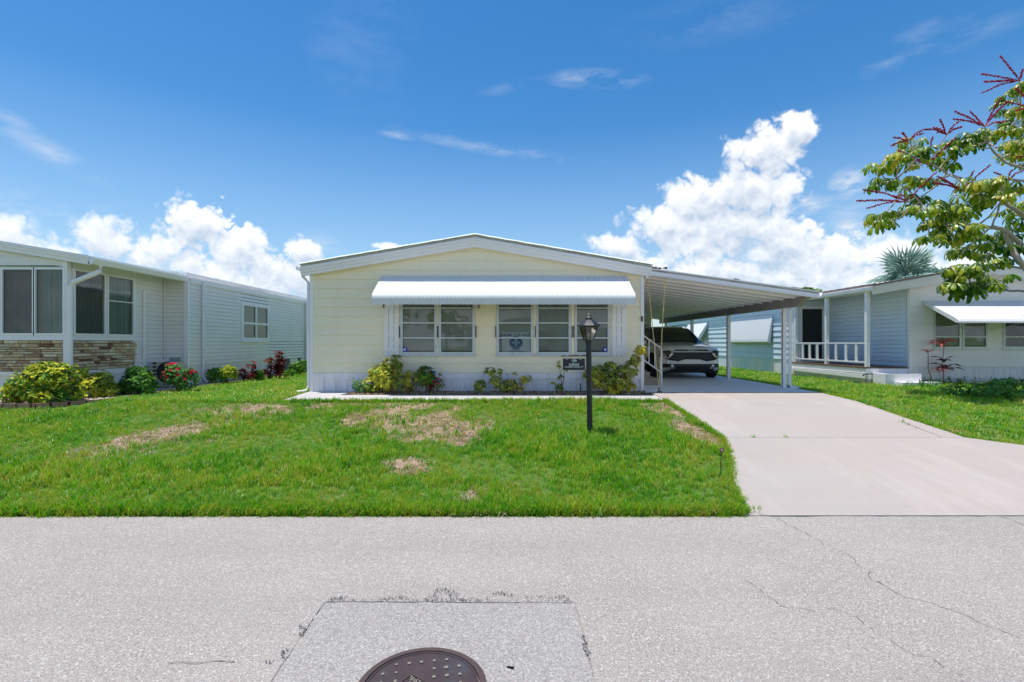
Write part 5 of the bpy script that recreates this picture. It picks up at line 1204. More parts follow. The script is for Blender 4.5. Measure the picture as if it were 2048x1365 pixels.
for i in range(len(rings) - 1):
    ya, yb = SS[i][0], SS[i + 1][0]
    for k in range(nr - 1):
        for m in (1, -1):
            q = [V(rings[i][k], m), V(rings[i][k + 1], m), V(rings[i + 1][k + 1], m), V(rings[i + 1][k], m)]
            f = [(0, 1, 2, 3)] if m == -1 else [(3, 2, 1, 0)]
            t = body
            if k in (9, 10, 11) and ya >= 1.21 and yb <= 2.11 and k >= 9: t = ws_
            if k == 8 and False: t = sg_
            if k in (7, 8) and 1.50 <= ya and yb <= 4.1: t = sg_
            if k in (10, 11) and ya >= 4.04 and yb <= 4.5: t = rg_
            t.add(q, f)
for t, nm, mt in ((body, 'body', carw), (ws_, 'windshield', carg), (sg_, 'side_window', carg), (rg_, 'rear_window', carg)):
    import bmesh
    me = t.mesh(nm, mt, (CARX, CARY, g)); bm = bmesh.new(); bm.from_mesh(me); bmesh.ops.remove_doubles(bm, verts=bm.verts, dist=.0005)
    if nm == 'body':
        cap = [e for e in bm.edges if e.is_boundary and all(abs(v.co.y) < .001 for v in e.verts)]
        if cap: bmesh.ops.edgeloop_fill(bm, edges=cap)
    bmesh.ops.recalc_face_normals(bm, faces=bm.faces); bm.to_mesh(me); bm.free()
    me.polygons.foreach_set('use_smooth', [True] * len(me.polygons)); o = bpy.data.objects.new(nm, me); COL.objects.link(o); setpar(o, (CARX, CARY, g), car)
def front_y(x, z):
    "the nose surface's y for a half width and height"
    ax = abs(x); best = 0
    for s in SS[:14]:
        if s[2] * 1.0 >= ax and s[6] >= z: return s[0]
    return .30
def plate(name, pts, mat, parent=None, th=.012, out=.010, both=False):
    for m in ((1, -1) if both else (1,)):
        P_ = [];
        # dense outline so that it follows the nose
        for i in range(len(pts)):
            a, c = pts[i], pts[(i + 1) % len(pts)]
            for q in range(4): f = q / 4; P_.append((a[0] + (c[0] - a[0]) * f, a[1] + (c[1] - a[1]) * f))
        cx_, cz_ = sum(p[0] for p in P_) / len(P_), sum(p[1] for p in P_) / len(P_)
        yy = lambda x, z: max(.30 * max(0, (abs(x) - .6) / .3) ** 2.3, (z - .76) * .85, (.38 - z) * .5, 0) - .022 - out
        n_ = len(P_); v = [V((p[0], yy(*p), p[1]), m) for p in P_] + [V((p[0], yy(*p) + th, p[1]), m) for p in P_]
        nseg = 5; b = MB(); base = [(cx_ , cz_)]
        ringsP = []
        for s_ in range(nseg + 1):
            f = 1 - s_ / nseg; ringsP.append([(cx_ + (p[0] - cx_) * f, cz_ + (p[1] - cz_) * f) for p in P_])
        vv = [V((p[0], yy(*p), p[1]), m) for r_ in ringsP for p in r_] + [V((p[0], yy(*p) + .12, p[1]), m) for p in P_]
        F = []
        for s_ in range(nseg):
            for k in range(n_): F.append((s_ * n_ + k, s_ * n_ + (k + 1) % n_, (s_ + 1) * n_ + (k + 1) % n_, (s_ + 1) * n_ + k))
        bb = (nseg + 1) * n_
        for k in range(n_): F.append((k, bb + k, bb + (k + 1) % n_, (k + 1) % n_))
        o = b.add(vv, F).build(name, mat, parent or car)
    return o
plate('bumper', [(-.90, .40), (.90, .40), (.92, .62), (.88, .80), (.5, .86), (-.5, .86), (-.88, .80), (-.92, .62)], carw, out=-.02)
grl = plate('grille', [(-.62, .56), (-.42, .53), (-.30, .59), (.30, .59), (.42, .53), (.62, .56), (.84, .62), (.86, .80), (.50, .84), (-.50, .84), (-.86, .80), (-.84, .62)], blackm, out=.0)
plate('upper_grille', [(-.52, .845), (.52, .845), (.46, .88), (-.46, .88)], blackm, out=.012)
plate('chrome_strip', [(-.62, .815), (-.60, .80), (.60, .80), (.62, .815), (.50, .83), (-.50, .83)], carw, out=.02)
plate('badge', [(-.11, .845), (.11, .845), (.11, .875), (-.11, .875)], chrome, out=.024)
b = MB()
for i in range(-9, 10):
    for j in range(4):
        x_ = i * .075 + (j % 2) * .037; z_ = .61 + j * .045
        if abs(x_) > .72: continue
        yy = max(.30 * max(0, (abs(x_) - .6) / .3) ** 2.3, 0) - .024; b.box(CARX + x_ - .018, CARX + x_ + .018, CARY + yy - .006, CARY + yy + .01, g + z_, g + z_ + .016)
b.build('grille_insert', pm('dark_grey_insert', (.06, .06, .065), .35), grl, kind='stuff')
plate('lower_intake', [(-.62, .26), (.62, .26), (.72, .38), (.66, .455), (-.66, .455), (-.72, .38)], blackm, out=.012)
plate('fog_lamp_pocket', [(.56, .30), (.86, .33), (.86, .46), (.62, .46)], blackm, out=.014, both=True)
plate('fog_lamp_trim', [(.50, .335), (.54, .315), (.86, .315), (.86, .335), (.56, .335), (.62, .44), (.60, .45)], chrome, out=.022, both=True)
plate('headlight', [(.60, .86), (.88, .84), (.90, .66), (.70, .68), (.62, .76)], pm('dark_headlamp_lens', (.03, .03, .035), .08, spec=1), out=.008, both=True)
plate('running_light', [(.62, .865), (.645, .855), (.60, .76), (.74, .615), (.715, .61), (.565, .76)], chrome, out=.022, both=True)
plate('running_light', [(.80, .78), (.84, .78), (.80, .70), (.88, .62), (.85, .62), (.76, .70)], chrome, out=.018, both=True)
plate('skid_plate', [(-.70, .19), (.70, .19), (.80, .255), (-.80, .255)], blackm, out=-.0)
wy = (.92, .92 + 2.72)
for m in (1, -1):
    for y_ in wy:
        c_ = (0, 0, 0); b = MB().lathe([(.20, -.10), (.33, -.10), (.36, -.08), (.365, 0), (.36, .09), (.33, .115), (.225, .11)], c_, 32)
        o = b.build('wheel', rubber, car, True); o.rotation_euler = (0, math.pi / 2 * m, 0); o.location = (m * .81, y_, .36); WO[o.name] = WO[car.name] + o.location
        r_ = MB().lathe([(.225, .108), (.21, .118), (.20, .07), (.05, .085), (.04, .105), (.0, .108)], c_, 20); rr_ = r_.build('rim', chrome, None, True); rr_.parent = o; rr_.location = (0, 0, .07)
        sp2 = MB()
        for k in range(5): a = k * 1.2566; sp2.prism([(math.cos(a - .14) * .05, math.sin(a - .14) * .05, .095), (math.cos(a - .1) * .215, math.sin(a - .1) * .215, .115), (math.cos(a + .1) * .215, math.sin(a + .1) * .215, .115), (math.cos(a + .14) * .05, math.sin(a + .14) * .05, .095)], (0, 0, .012))
        q_ = sp2.build('spoke', chrome, None); q_.parent = o; q_.location = (0, 0, .095)
        WO[o.name] = Vector((0, 0, 0))
        # cladding ring round the arch
        b = MB(); n_ = 18; v = []
        for k in range(n_ + 1):
            a = math.pi * k / n_
            for r2 in (.385, .455): v += [(CARX + m * .925, CARY + y_ + r2 * math.cos(a), g + .33 + r2 * math.sin(a)), (CARX + m * .945, CARY + y_ + r2 * math.cos(a), g + .33 + r2 * math.sin(a))]
        F = []
        for k in range(n_): a = 4 * k; F += [(a, a + 4, a + 5, a + 1), (a + 1, a + 5, a + 7, a + 3), (a + 3, a + 7, a + 6, a + 2), (a + 2, a + 6, a + 4, a)]
        b.add(v, F).build('arch_trim', blackm, car)
        b = MB().lathe([(.0, 0), (.39, 0), (.39, .02), (.0, .02)], c_, 28); o = b.build('wheel_well_shade', dark, car); o.rotation_euler = (0, math.pi / 2, 0); o.location = (m * .92 - .01, y_, .34)  # flat dark disc on the body, painted as the shade inside the arch
    box('sill_cladding', (CARX + (m * .93 if m < 0 else .915), CARX + (m * .915 if m < 0 else .93), CARY + 1.36, CARY + 3.2, g + .2, g + .36), blackm, car)
    b = MB(); x_ = CARX + m * 1.02; b.hexa([(x_ - .11, CARY + 1.52, g + 1.02), (x_ + .11, CARY + 1.52, g + 1.02), (x_ + .10, CARY + 1.66, g + 1.03), (x_ - .10, CARY + 1.66, g + 1.03)], [(x_ - .09, CARY + 1.55, g + 1.17), (x_ + .10, CARY + 1.55, g + 1.16), (x_ + .09, CARY + 1.66, g + 1.16), (x_ - .08, CARY + 1.66, g + 1.17)]); o = b.build('wing_mirror', carw, car)
    mo = o.modifiers.new('b', 'BEVEL'); mo.width = .03; mo.segments = 3
    b = MB(); 
    for y_ in (2.55, 3.42): b.tube([V((.905, y_, 1.06), m), V((.70, y_ + .02, 1.55), m)], .018, 6)
    b.build('window_pillar', blackm, car)
    MB().tube([V((.60, 2.2, 1.665), m), V((.60, 2.4, 1.69), m), V((.60, 3.7, 1.68), m), V((.60, 3.9, 1.65), m)], .014, 6).build('roof_rail', blackm, car)
for (x_, a) in ((-.35, .75), (.15, .8)): MB().tube([V((x_, 1.22, 1.115)), V((x_ + .5, 1.34, 1.19))], .008, 5).build('wiper', blackm, car)

# ------------------------------------------------------------------ plants
def leaf_quad(b, c, d, up, L_, W_, mi=0, curl=.15):
    "pointed oval leaf from c along d"
    d = d.normalized(); s = d.cross(up); s = s.normalized() if s.length > 1e-3 else Vector((1, 0, 0)); n = s.cross(d)
    p = [c, c + d * L_ * .35 + s * W_ * .5 + n * .02 * L_, c + d * L_ * .75 + s * W_ * .42 - n * curl * L_ * .3, c + d * L_ - n * curl * L_, c + d * L_ * .75 - s * W_ * .42 - n * curl * L_ * .3, c + d * L_ * .35 - s * W_ * .5 + n * .02 * L_, c + d * L_ * .5 - n * .06 * L_]
    b.add(p, [(0, 1, 6), (1, 2, 6), (2, 3, 6), (3, 4, 6), (4, 5, 6), (5, 0, 6)], mi)
def rdir(zmin=-1):
    while True:
        v = Vector((U(-1, 1), U(-1, 1), U(-1, 1)))
        if .05 < v.length < 1 and v.normalized().z > zmin: return v.normalized()
def bush(name, label, base, blobs, mats, n, L_=.07, W_=.03, cat='bush', group=None, stems=5, flowers=0, fmat=None, weights=None, k=6, foliage='foliage', stemmat=None):
    "blobs = (x, y, z, rx, ry, rz) relative to the base; leaves sit in whorls through the outer half of each blob"
    t = thing(name, label, cat, base, group); base = Vector(base); b = MB(); tot = sum(q[3] * q[5] for q in blobs)
    for q in blobs:
        m_ = max(4, int(n * q[3] * q[5] / tot))
        pick = random.choices(range(len(mats)), weights)[0] if len(q) < 7 else q[6]
        for _ in range(m_):
            d = rdir(-.75); r = U(.45, 1.0) ** .5
            c = base + Vector((q[0] + d.x * q[3] * r, q[1] + d.y * q[4] * r, q[2] + d.z * q[5] * r))
            if c.z < base.z + .01: c.z = base.z + U(.01, .06)
            ax = (d + Vector((0, 0, .7)) + rdir() * .4).normalized(); mi = pick if R() < .85 else random.randrange(len(mats))
            s1 = ax.cross(Vector((.3, .2, 1))).normalized(); s2 = ax.cross(s1); sc = U(.7, 1.2)
            for j in range(k):
                a = 6.283 * j / k + R(); dd = (s1 * math.cos(a) + s2 * math.sin(a)) + ax * U(.15, .7); leaf_quad(b, c, dd, ax, L_ * sc * U(.8, 1.2), W_ * sc, mi, U(.05, .35))
    b.build(foliage, mats, t)
    for q in random.sample(blobs, min(stems, len(blobs))) * (1 if len(blobs) >= stems else 2):
        p0 = base + Vector((U(-.04, .04), U(-.04, .04), -.02)); p2 = base + Vector((q[0], q[1], q[2])); p1 = p0.lerp(p2, .5) + Vector((U(-.04, .04), U(-.04, .04), .05))
        MB().tube([p0, p1, p2], [.014, .010, .005], 5).build('stem', stemmat or stemm, t)
    for _ in range(flowers):
        q = random.choice(blobs); d = rdir(-.1); d.y = -abs(d.y); d.normalize(); c = base + Vector((q[0] + d.x * q[3], q[1] + d.y * q[4], q[2] + d.z * q[5])); f = MB()
        for j in range(7):
            a = 6.283 * j / 7; s1 = d.cross(Vector((0, .1, 1))).normalized(); s2 = d.cross(s1); leaf_quad(f, c, s1 * math.cos(a) + s2 * math.sin(a) + d * U(.3, 1), d, .035, .028, 0, .3)
        f.build('flower', fmat or flowerm, t)
    return t
gl_ = 'shrubs along the green sided house'
def B(x, y, z, rx, ry, rz, m=None): return (x, y, z, rx, ry, rz) + ((m,) if m is not None else ())
zl = FLAT
# px position of a bush's foot at depth Y
fx = lambda x, Y: (x - 1023) / 1000 * Y
bush('shefflera_bush', 'largest rounded yellow and green bush in front of the stone wall', (fx(88, 9.25), 9.25, zl), [B(-.05, 0, .36, .52, .42, .36, 0), B(.28, 0, .40, .36, .35, .36, 0), B(-.42, .05, .26, .30, .3, .27, 0), B(.05, 0, .55, .34, .3, .24, 0), B(.0, -.2, .18, .6, .25, .2, 0), B(-.15, .05, .58, .2, .2, .18, 0), B(.5, 0, .22, .2, .25, .22, 0)], [lf_yellow, lf_mid], 760, .078, .034, group=gl_)
bush('variegated_bush', 'yellow and green bush by the sunroom corner downspout', (fx(190, 9.95), 9.95, zl), [B(0, 0, .25, .30, .28, .26, 0), B(-.22, -.05, .48, .16, .14, .14, 0), B(.12, 0, .34, .2, .2, .24, 1), B(.22, 0, .16, .2, .2, .16, 0)], [lf_yellow, lf_olive], 300, .075, .032, group=gl_)
bush('green_bush', 'dark green bush left of the air conditioner', (fx(275, 10.5), 10.5, zl), [B(0, 0, .24, .36, .3, .24, 0), B(.02, 0, .46, .24, .2, .16, 0), B(.08, -.1, .3, .2, .2, .16, 1), B(-.3, 0, .14, .2, .2, .12, 0)], [lf_green, lf_mid], 340, .09, .036, group=gl_)
bush('rose_bush', 'airy bush dotted with pink flowers right of the air conditioner', (fx(357, 11.2), 11.2, zl), [B(-.05, 0, .36, .30, .25, .26, 0), B(.15, 0, .26, .3, .25, .24, 0), B(-.14, 0, .54, .16, .15, .12, 0), B(.3, 0, .42, .12, .12, .12, 0)], [lf_mid], 300, .05, .028, flowers=26, group=gl_)
bush('low_bush', 'low green bush with bright yellow right side below the siding', (fx(446, 13.4), 13.4, zl), [B(-.14, 0, .24, .28, .22, .22, 0), B(.16, 0, .3, .2, .2, .2, 1)], [lf_mid, lf_yellow], 210, .085, .035, group=gl_)
bush('maroon_plant', 'small dark maroon plant between the low bush and the pink spotted one', (fx(485, 13.9), 13.9, zl), [B(0, 0, .24, .10, .1, .16, 0)], [lf_dred], 34, .08, .03, group=gl_)
bush('croton_plant', 'orange pink croton plant beside a small green tuft', (fx(503, 14.2), 14.2, zl), [B(0, 0, .2, .14, .14, .16, 0), B(.0, 0, .46, .12, .1, .14, 0)], [lf_red], 44, .08, .03, group=gl_)
bush('green_tuft_plant', 'small dark green tuft beside the orange pink croton', (fx(517, 14.3), 14.3, zl), [B(0, 0, .16, .12, .12, .16, 0)], [lf_green], 40, .1, .03, group=gl_)
bush('cordyline_plant', 'large deep red leafy plant under the side windows', (fx(540, 14.9), 14.9, zl), [B(-.15, 0, .16, .20, .16, .14, 0), B(.1, 0, .34, .16, .14, .2, 0), B(0, 0, .56, .10, .1, .1, 1)], [lf_dred, lf_red], 52, .10, .034, group=gl_)
bush('tall_thin_plant', 'tall thin orange leaved plant beside the deep red one', (fx(559, 15.0), 15.0, zl), [B(0, 0, .45, .08, .08, .4, 0)], [lf_red], 45, .15, .035, stems=2, group=gl_)
bush('seedling_plant', 'tiny dark plant near the far downspout', (fx(577, 16), 16.0, zl), [B(0, 0, .12, .14, .12, .12, 0)], [lf_green], 30, .1, .03, group=gl_)
bush('corner_bush', 'green bush nearest the yellow house corner', (fx(598, 17), 17.0, zl), [B(-.1, 0, .24, .22, .2, .22, 0), B(.16, 0, .3, .2, .2, .22, 1)], [lf_mid, lf_green], 170, .09, .035, group=gl_)
gm = 'shrubs in the bed of the yellow house'; Y = 10.66; bz = FLAT + .02
F = lambda x: fx(x, Y)
bush('golden_croton', 'tall golden croton bush under the left shutter', (F(778), Y, bz), [B(-.28, 0, .42, .17, .16, .20, 0), B(-.32, 0, .20, .24, .2, .2, 0), B(.0, 0, .34, .24, .22, .26, 0), B(.20, 0, .28, .2, .2, .26, 1), B(-.14, 0, .50, .16, .15, .16, 0), B(-.03, 0, .62, .12, .1, .14, 0), B(.16, 0, .66, .14, .13, .18, 1), B(.12, .0, .5, .16, .14, .14, 1), B(-.08, -.05, .22, .2, .2, .14, 0), B(-.42, .02, .12, .16, .16, .1, 2)], [lf_gold, lf_olive, lf_mid], 620, .062, .026, group=gm)
bush('weedy_shrub', 'wispy green shrub at the left foot of the golden croton', (F(722), Y - .05, bz), [B(0, 0, .16, .12, .12, .14, 0), B(-.12, 0, .22, .06, .06, .14, 0)], [lf_mid], 60, .045, .016, group=gm)
bush('small_croton', 'small olive croton just right of the golden croton', (F(822), Y + .02, bz), [B(.0, 0, .34, .17, .14, .16, 0), B(-.08, 0, .15, .12, .12, .14, 0), B(.16, 0, .30, .08, .08, .07, 0)], [lf_olive], 120, .06, .026, group=gm)
bush('drooping_croton', 'dark green drooping croton with a few red leaves', (F(856), Y, bz), [B(-.06, 0, .44, .19, .15, .16, 0), B(.0, 0, .26, .16, .13, .14, 0), B(.05, -.02, .16, .06, .06, .08, 1), B(.16, 0, .26, .07, .07, .06, 1)], [lf_green, lf_red], 170, .075, .03, group=gm)
bb = thing('garden_ornament', 'small blue butterfly ornament on a wire beside the drooping croton', 'ornament', (F(868), Y - .05, bz))
MB().tube([(F(868), Y - .05, bz), (F(869), Y - .05, bz + .42)], .004, 4).build('wire', blackm, bb)
b = MB(); xx, zz = F(868), bz + .44
for s_ in (1, -1): leaf_quad(b, Vector((xx, Y - .05, zz)), Vector((s_ * .6, -.1, .8)), Vector((0, -1, 0)), .08, .06); leaf_quad(b, Vector((xx + .05, Y - .05, zz - .13)), Vector((s_ * .9, -.1, -.3)), Vector((0, -1, 0)), .06, .05)
b.build('wing', pm('teal_plastic', (.02, .2, .32), .4), bb)
bush('twiggy_croton', 'bare twiggy croton with sparse leaves and a red flower', (F(876), Y, bz), [B(.0, 0, .20, .14, .1, .14, 0), B(.04, 0, .4, .05, .05, .06, 0)], [lf_olive], 22, .05, .02, stems=4, flowers=1, group=gm)
bush('round_small_croton', 'small round croton left of the spreading croton', (F(961), Y, bz), [B(0, 0, .17, .13, .12, .12, 0)], [lf_olive], 60, .055, .025, group=gm)
bush('spreading_croton', 'sprawling croton with three arms below the middle windows', (F(1012), Y, bz), [B(-.33, 0, .46, .12, .1, .12, 0), B(-.22, 0, .28, .13, .12, .12, 0), B(-.02, 0, .16, .24, .16, .14, 0), B(.12, 0, .2, .15, .12, .12, 0), B(-.13, 0, .46, .05, .05, .07, 0), B(.42, 0, .30, .14, .12, .11, 0), B(.30, 0, .14, .1, .1, .08, 0), B(.19, 0, .42, .04, .04, .05, 0)], [lf_olive, lf_gold], 250, .058, .025, weights=(5, 1), group=gm)
bush('leggy_vine', 'thin leggy stem with few pale leaves behind the name sign', (F(1122), Y, bz), [B(-.02, 0, .12, .09, .08, .09, 0), B(.0, 0, .34, .05, .05, .05, 0), B(-.04, 0, .62, .04, .04, .1, 0), B(-.16, 0, .22, .04, .04, .04, 0), B(.07, 0, .50, .05, .04, .03, 0)], [lf_olive, lf_gold], 46, .055, .024, group=gm)
bush('corner_croton', 'wide golden croton behind the lamp post with one tall arm', (F(1222), Y - .04, bz), [B(-.45, 0, .42, .14, .14, .18, 0), B(-.34, 0, .30, .2, .2, .24, 1), B(-.1, 0, .32, .26, .24, .28, 1), B(-.02, 0, .60, .13, .12, .1, 0), B(.22, 0, .34, .24, .22, .28, 1), B(.40, 0, .52, .15, .15, .18, 1), B(.52, 0, .72, .10, .1, .13, 1), B(.62, 0, .92, .12, .11, .11, 2), B(.03, -.2, .12, .18, .12, .13, 2), B(.40, -.1, .14, .11, .1, .09, 2), B(-.3, 0, .5, .16, .14, .12, 1)], [lf_gold, lf_olive, leafmat('bright_gold_leaf', [(.3, .3, .03), (.6, .5, .04), (.85, .72, .06)])], 800, .062, .027, group=gm)
# red ti plants by the white house
def ti(label, x, y, spots, mats, h):
    t = thing('ti_plant', label, 'plant', (x, y, FLAT), 'pink leaved ti plants by the white house'); pts = [(x, y, FLAT - .02)]
    for i in range(1, 5): pts.append((x + .03 * math.sin(i * 2.1) + (spots[-1][0]) * i / 4, y, FLAT + h * i / 4))
    MB().tube(pts, [.014, .012, .011, .010, .008], 6).build('stem', stemm, t)
    for (dx, dz, n_, L_, mi, z0) in spots:
        for j in range(n_):
            a = 6.283 * j / n_ + R() * .5; d = Vector((math.cos(a), math.sin(a) * .8, U(z0 + .35, z0 + 1.2))); b = MB(); leaf_quad(b, Vector((x + dx, y, FLAT + dz + U(-.05, .05))), d, Vector((0, 0, 1)), L_ * U(.8, 1.25), L_ * .24, 0, U(.3, .9)); b.build('leaf', mats[mi], t)
ti('tall pink leaved plant in front of the shaded window', fx(1882, 13.2), 13.15, [(.02, .42, 10, .20, 0, -.1), (.02, .62, 7, .22, 1, .3), (-.12, .35, 7, .18, 0, -.2), (.12, .42, 6, .3, 1, -.1), (-.02, 1.06, 12, .26, 0, .1), (.02, 1.13, 5, .12, 1, .6)], [lf_pink, lf_dred], 1.06)
ti('thinner pale pink plant nearer the porch steps', fx(1862, 13.2), 13.2, [(-.10, .86, 8, .17, 0, .1)], [leafmat('pale_pink_leaf', [(.4, .12, .1), (.65, .25, .2), (.7, .2, .25)])], .84)
bush('weed_bush', 'leafy green weeds at the right edge of the lawn', (9.55, 9.9, FLAT), [B(0, 0, .15, .4, .35, .18, 0), B(.4, .1, .22, .4, .35, .2, 0), B(-.3, .5, .12, .3, .3, .12, 0)], [lf_mid], 420, .055, .022, stems=4)
b = MB()
for (x0, x1, y_, n_) in ((10.95, 14, 13.3, 70), (9.7, 14.2, 12.3, 60)):
    for _ in range(n_):
        c = Vector((U(x0, x1), y_ + U(-.12, .08), FLAT + .02))
        for j in range(5): leaf_quad(b, c + Vector((0, 0, U(0, .12))), rdir(.1), Vector((0, 0, 1)), U(.06, .12), .025)
b.build('lawn_weeds', lf_mid, None, kind='stuff')

# ------------------------------------------------------------------ umbrella tree
TY = 10.5
UT = thing('umbrella_tree', 'umbrella tree with crimson flower spikes reaching in from the right', 'tree', (12.1, TY + .2, FLAT))
def cp(cx_, cy_, Y): x_, z_ = P(1660 + cx_ / 2.438, 80 + cy_ / 2.438, Y); return Vector((x_, Y, z_))
def leafmesh(nl, L_, droop, name):
    b = MB()
    for j in range(nl):
        a = 6.283 * j / nl + U(-.12, .12); d = Vector((math.cos(a), math.sin(a), 0)); s = Vector((-d.y, d.x, 0)); l = L_ * U(.8, 1.1); w = l * U(.30, .36); dr = droop * U(.7, 1.3)
        def q(f, k): r = f * l; return d * (r * math.cos(dr * f)) + Vector((0, 0, -r * math.sin(dr * f))) + s * (w * k) + Vector((0, 0, -abs(k) * w * .35))
        st = .12
        P_ = [q(st, .03), q(st, -.03), q(.35, .22), q(.35, 0), q(.35, -.22), q(.62, .46), q(.62, 0), q(.62, -.46), q(.86, .42), q(.86, 0), q(.86, -.42), q(1, .08), q(1, -.08)]
        P_[3].z += .012; P_[6].z += .015; P_[9].z += .01
        b.add(P_, [(0, 2, 3), (0, 3, 1), (1, 3, 4), (2, 5, 6, 3), (3, 6, 7, 4), (5, 8, 9, 6), (6, 9, 10, 7), (8, 11, 9), (9, 11, 12), (9, 12, 10)])
        b.tube([(0, 0, 0), tuple(q(st, 0))], .003, 3, cap=False)
    return b.mesh(name, umb_leaf)
LM = [leafmesh(n_, l_, d_, 'leaf') for (n_, l_, d_) in ((9, .22, .9), (8, .25, .7), (10, .20, 1.15), (7, .24, 1.0), (9, .19, .6))]
CL = [(240, 620), (262, 685), (330, 560), (395, 510), (365, 600), (440, 545), (450, 680), (400, 690), (540, 600), (225, 870), (290, 855), (250, 900), (385, 830), (460, 830), (560, 800), (420, 770), (600, 540), (640, 500), (690, 470), (755, 480), (820, 450), (870, 500), (700, 700), (740, 740), (690, 790), (765, 800), (830, 780), (880, 850), (560, 920), (620, 970), (480, 960), (680, 920), (745, 960), (645, 1025), (715, 1050), (800, 1000), (865, 950), (600, 1130), (675, 1140), (585, 1195), (655, 1215), (735, 1215), (800, 1175), (720, 1110), (890, 400), (925, 440), (850, 330), (895, 250), (935, 330), (930, 500), (900, 560), (920, 720), (950, 800), (870, 720), (540, 860), (840, 1070), (935, 900), (975, 600), (990, 380), (980, 480), (985, 700), (930, 1000), (650, 860), (800, 700), (960, 200), (1010, 820), (1000, 950), (610, 820), (505, 900)]
LIMBS = [([(1090, 1120), (960, 1030), (850, 930), (760, 915), (640, 900), (500, 880), (440, 790), (320, 685)], [.085, .075, .06, .05, .038, .028, .02, .012], 0),
         ([(1090, 980), (960, 880), (860, 800), (720, 720), (650, 685), (570, 650), (480, 600)], [.07, .06, .05, .036, .028, .02, .012], .5),
         ([(1060, 720), (960, 640), (860, 600), (800, 550), (770, 500)], [.05, .042, .034, .024, .014], .2),
         ([(1090, 1220), (940, 1100), (880, 1010), (850, 930)], [.10, .085, .07, .05], -.2),
         ([(1120, 1260), (940, 1230), (850, 1222), (790, 1222), (700, 1160)], [.035, .026, .022, .018, .010], -1.0),
         ([(1000, 700), (860, 690), (830, 800), (790, 925)], [.03, .025, .022, .02], .1),
         ([(1080, 520), (1000, 420), (930, 360)], [.04, .03, .018], .6), ([(850, 930), (900, 1010), (1010, 1060)], [.05, .05, .06], .3), ([(800, 760), (860, 800), (960, 860)], [.03, .035, .04], .0)]
LP = []
trunk_top = Vector((12.05, TY + .1, EYE + 1.1))
MB().tube([(12.15, TY + .3, FLAT - .1), (12.1, TY + .2, FLAT + .9), (12.0, TY + .15, EYE + .6), trunk_top], [.19, .15, .13, .11], 12).build('trunk', barkm, UT, True)
for li, (pts, rs_, dy) in enumerate(LIMBS):
    q = [cp(x_, y_, TY + dy * (1 - i / len(pts)) + .08 * math.sin(i * 2 + li)) for i, (x_, y_) in enumerate(pts)]
    if pts[0][0] > 1050: q.insert(0, trunk_top.lerp(q[0], .0)); rs2 = [rs_[0] * (1.15 if pts[0][1] > 900 else .7)] + rs_
    else: rs2 = list(rs_)
    Q, R3 = [], []
    for i in range(len(q) - 1):     # smooth the limb with a Catmull-Rom pass
        p0, p1, p2, p3 = q[max(i - 1, 0)], q[i], q[i + 1], q[min(i + 2, len(q) - 1)]
        for k in range(5):
            t = k / 5; Q.append(.5 * ((2 * p1) + (p2 - p0) * t + (2 * p0 - 5 * p1 + 4 * p2 - p3) * t * t + (3 * p1 - p0 - 3 * p2 + p3) * t ** 3) + Vector((U(-.012, .012), U(-.012, .012), U(-.012, .012)))); R3.append((rs2[i] + (rs2[i + 1] - rs2[i]) * t) * U(.92, 1.1) * (.72 if rs2[i] > .03 else .9))
    Q.append(q[-1]); R3.append(rs2[-1]); MB().tube(Q, R3, 8).build('branch', barkm, UT, True); LP += Q
nleaf = 0; tw = []; extra = MB()
for ci, (cx_, cy_) in enumerate(CL):
    Yc = TY + (U(-.85, .85) if cx_ < 800 else U(-.8, 2.3)) if cy_ < 1080 else TY - 1.0 + U(-.25, .25)
    c = cp(cx_, cy_, Yc); near = min(LP, key=lambda p: (p - c).length)
    mid = near.lerp(c, .5) + Vector((U(-.06, .06), U(-.1, .1), -.08)); MB().tube([near, mid, c - Vector((0, 0, .06)), c], [.018, .014, .011, .008], 6).build('branch', barkm, UT)
    n_ = 4 if R() < .6 else 5
    for j in range(n_ + (2 if cx_ > 600 else 1)):
        a = 6.283 * j / n_ + R(); pl2 = U(.10, .24); d = Vector((math.cos(a) * pl2, math.sin(a) * pl2, U(-.06, .12)))
        if cx_ > 960 and j >= 2: continue
        me = random.choice(LM); p_ = c + d; e_ = (U(-.35, .35) + d.y * 1.2, U(-.35, .35) + d.x * 1.2, R() * 6.28); s_ = U(.78, 1.12)
        if nleaf < 290 and j < n_ : inst(me, 'leaf', p_, UT, e_, s_); nleaf += 1
        else:
            Mx = Matrix.LocRotScale(p_, __import__('mathutils').Euler(e_), Vector((s_,) * 3)); extra.add([Mx @ v.co for v in me.vertices], [tuple(pp.vertices) for pp in me.polygons])
        extra_t = MB().tube([c, c + d * .6 + Vector((0, 0, .03)), c + d], .0035, 3, cap=False); tw.append(extra_t)
extra.build('leaf_mass', umb_leaf, UT, kind='stuff')
b = MB()
for t in tw: b.add(t.v, t.f)
b.build('leaf_stalks', umb_leaf, UT, kind='stuff')
INF = [((375, 790), [(157, 733), (128, 787), (175, 825), (345, 755), (520, 645), (300, 760)]), ((475, 610), [(330, 540), (335, 582), (500, 472), (615, 478), (455, 560)]), ((380, 497), [(305, 477), (295, 522), (350, 453), (455, 440), (460, 457)]),
       ((568, 465), [(455, 438), (500, 428), (535, 385), (650, 385), (645, 425), (520, 455)]), ((755, 425), [(605, 350), (600, 388), (680, 347), (835, 280), (870, 300), (870, 400), (850, 405)]), ((925, 200), [(735, 168), (750, 207), (737, 262), (828, 77), (940, 145)]),
       ((655, 740), [(505, 700), (520, 665), (700, 640), (785, 610), (560, 690)]), ((865, 690), [(795, 645), (890, 635), (940, 640)]), ((980, 330), [(845, 300), (905, 235), (900, 350)]), ((1000, 590), [(905, 575), (920, 545)])]
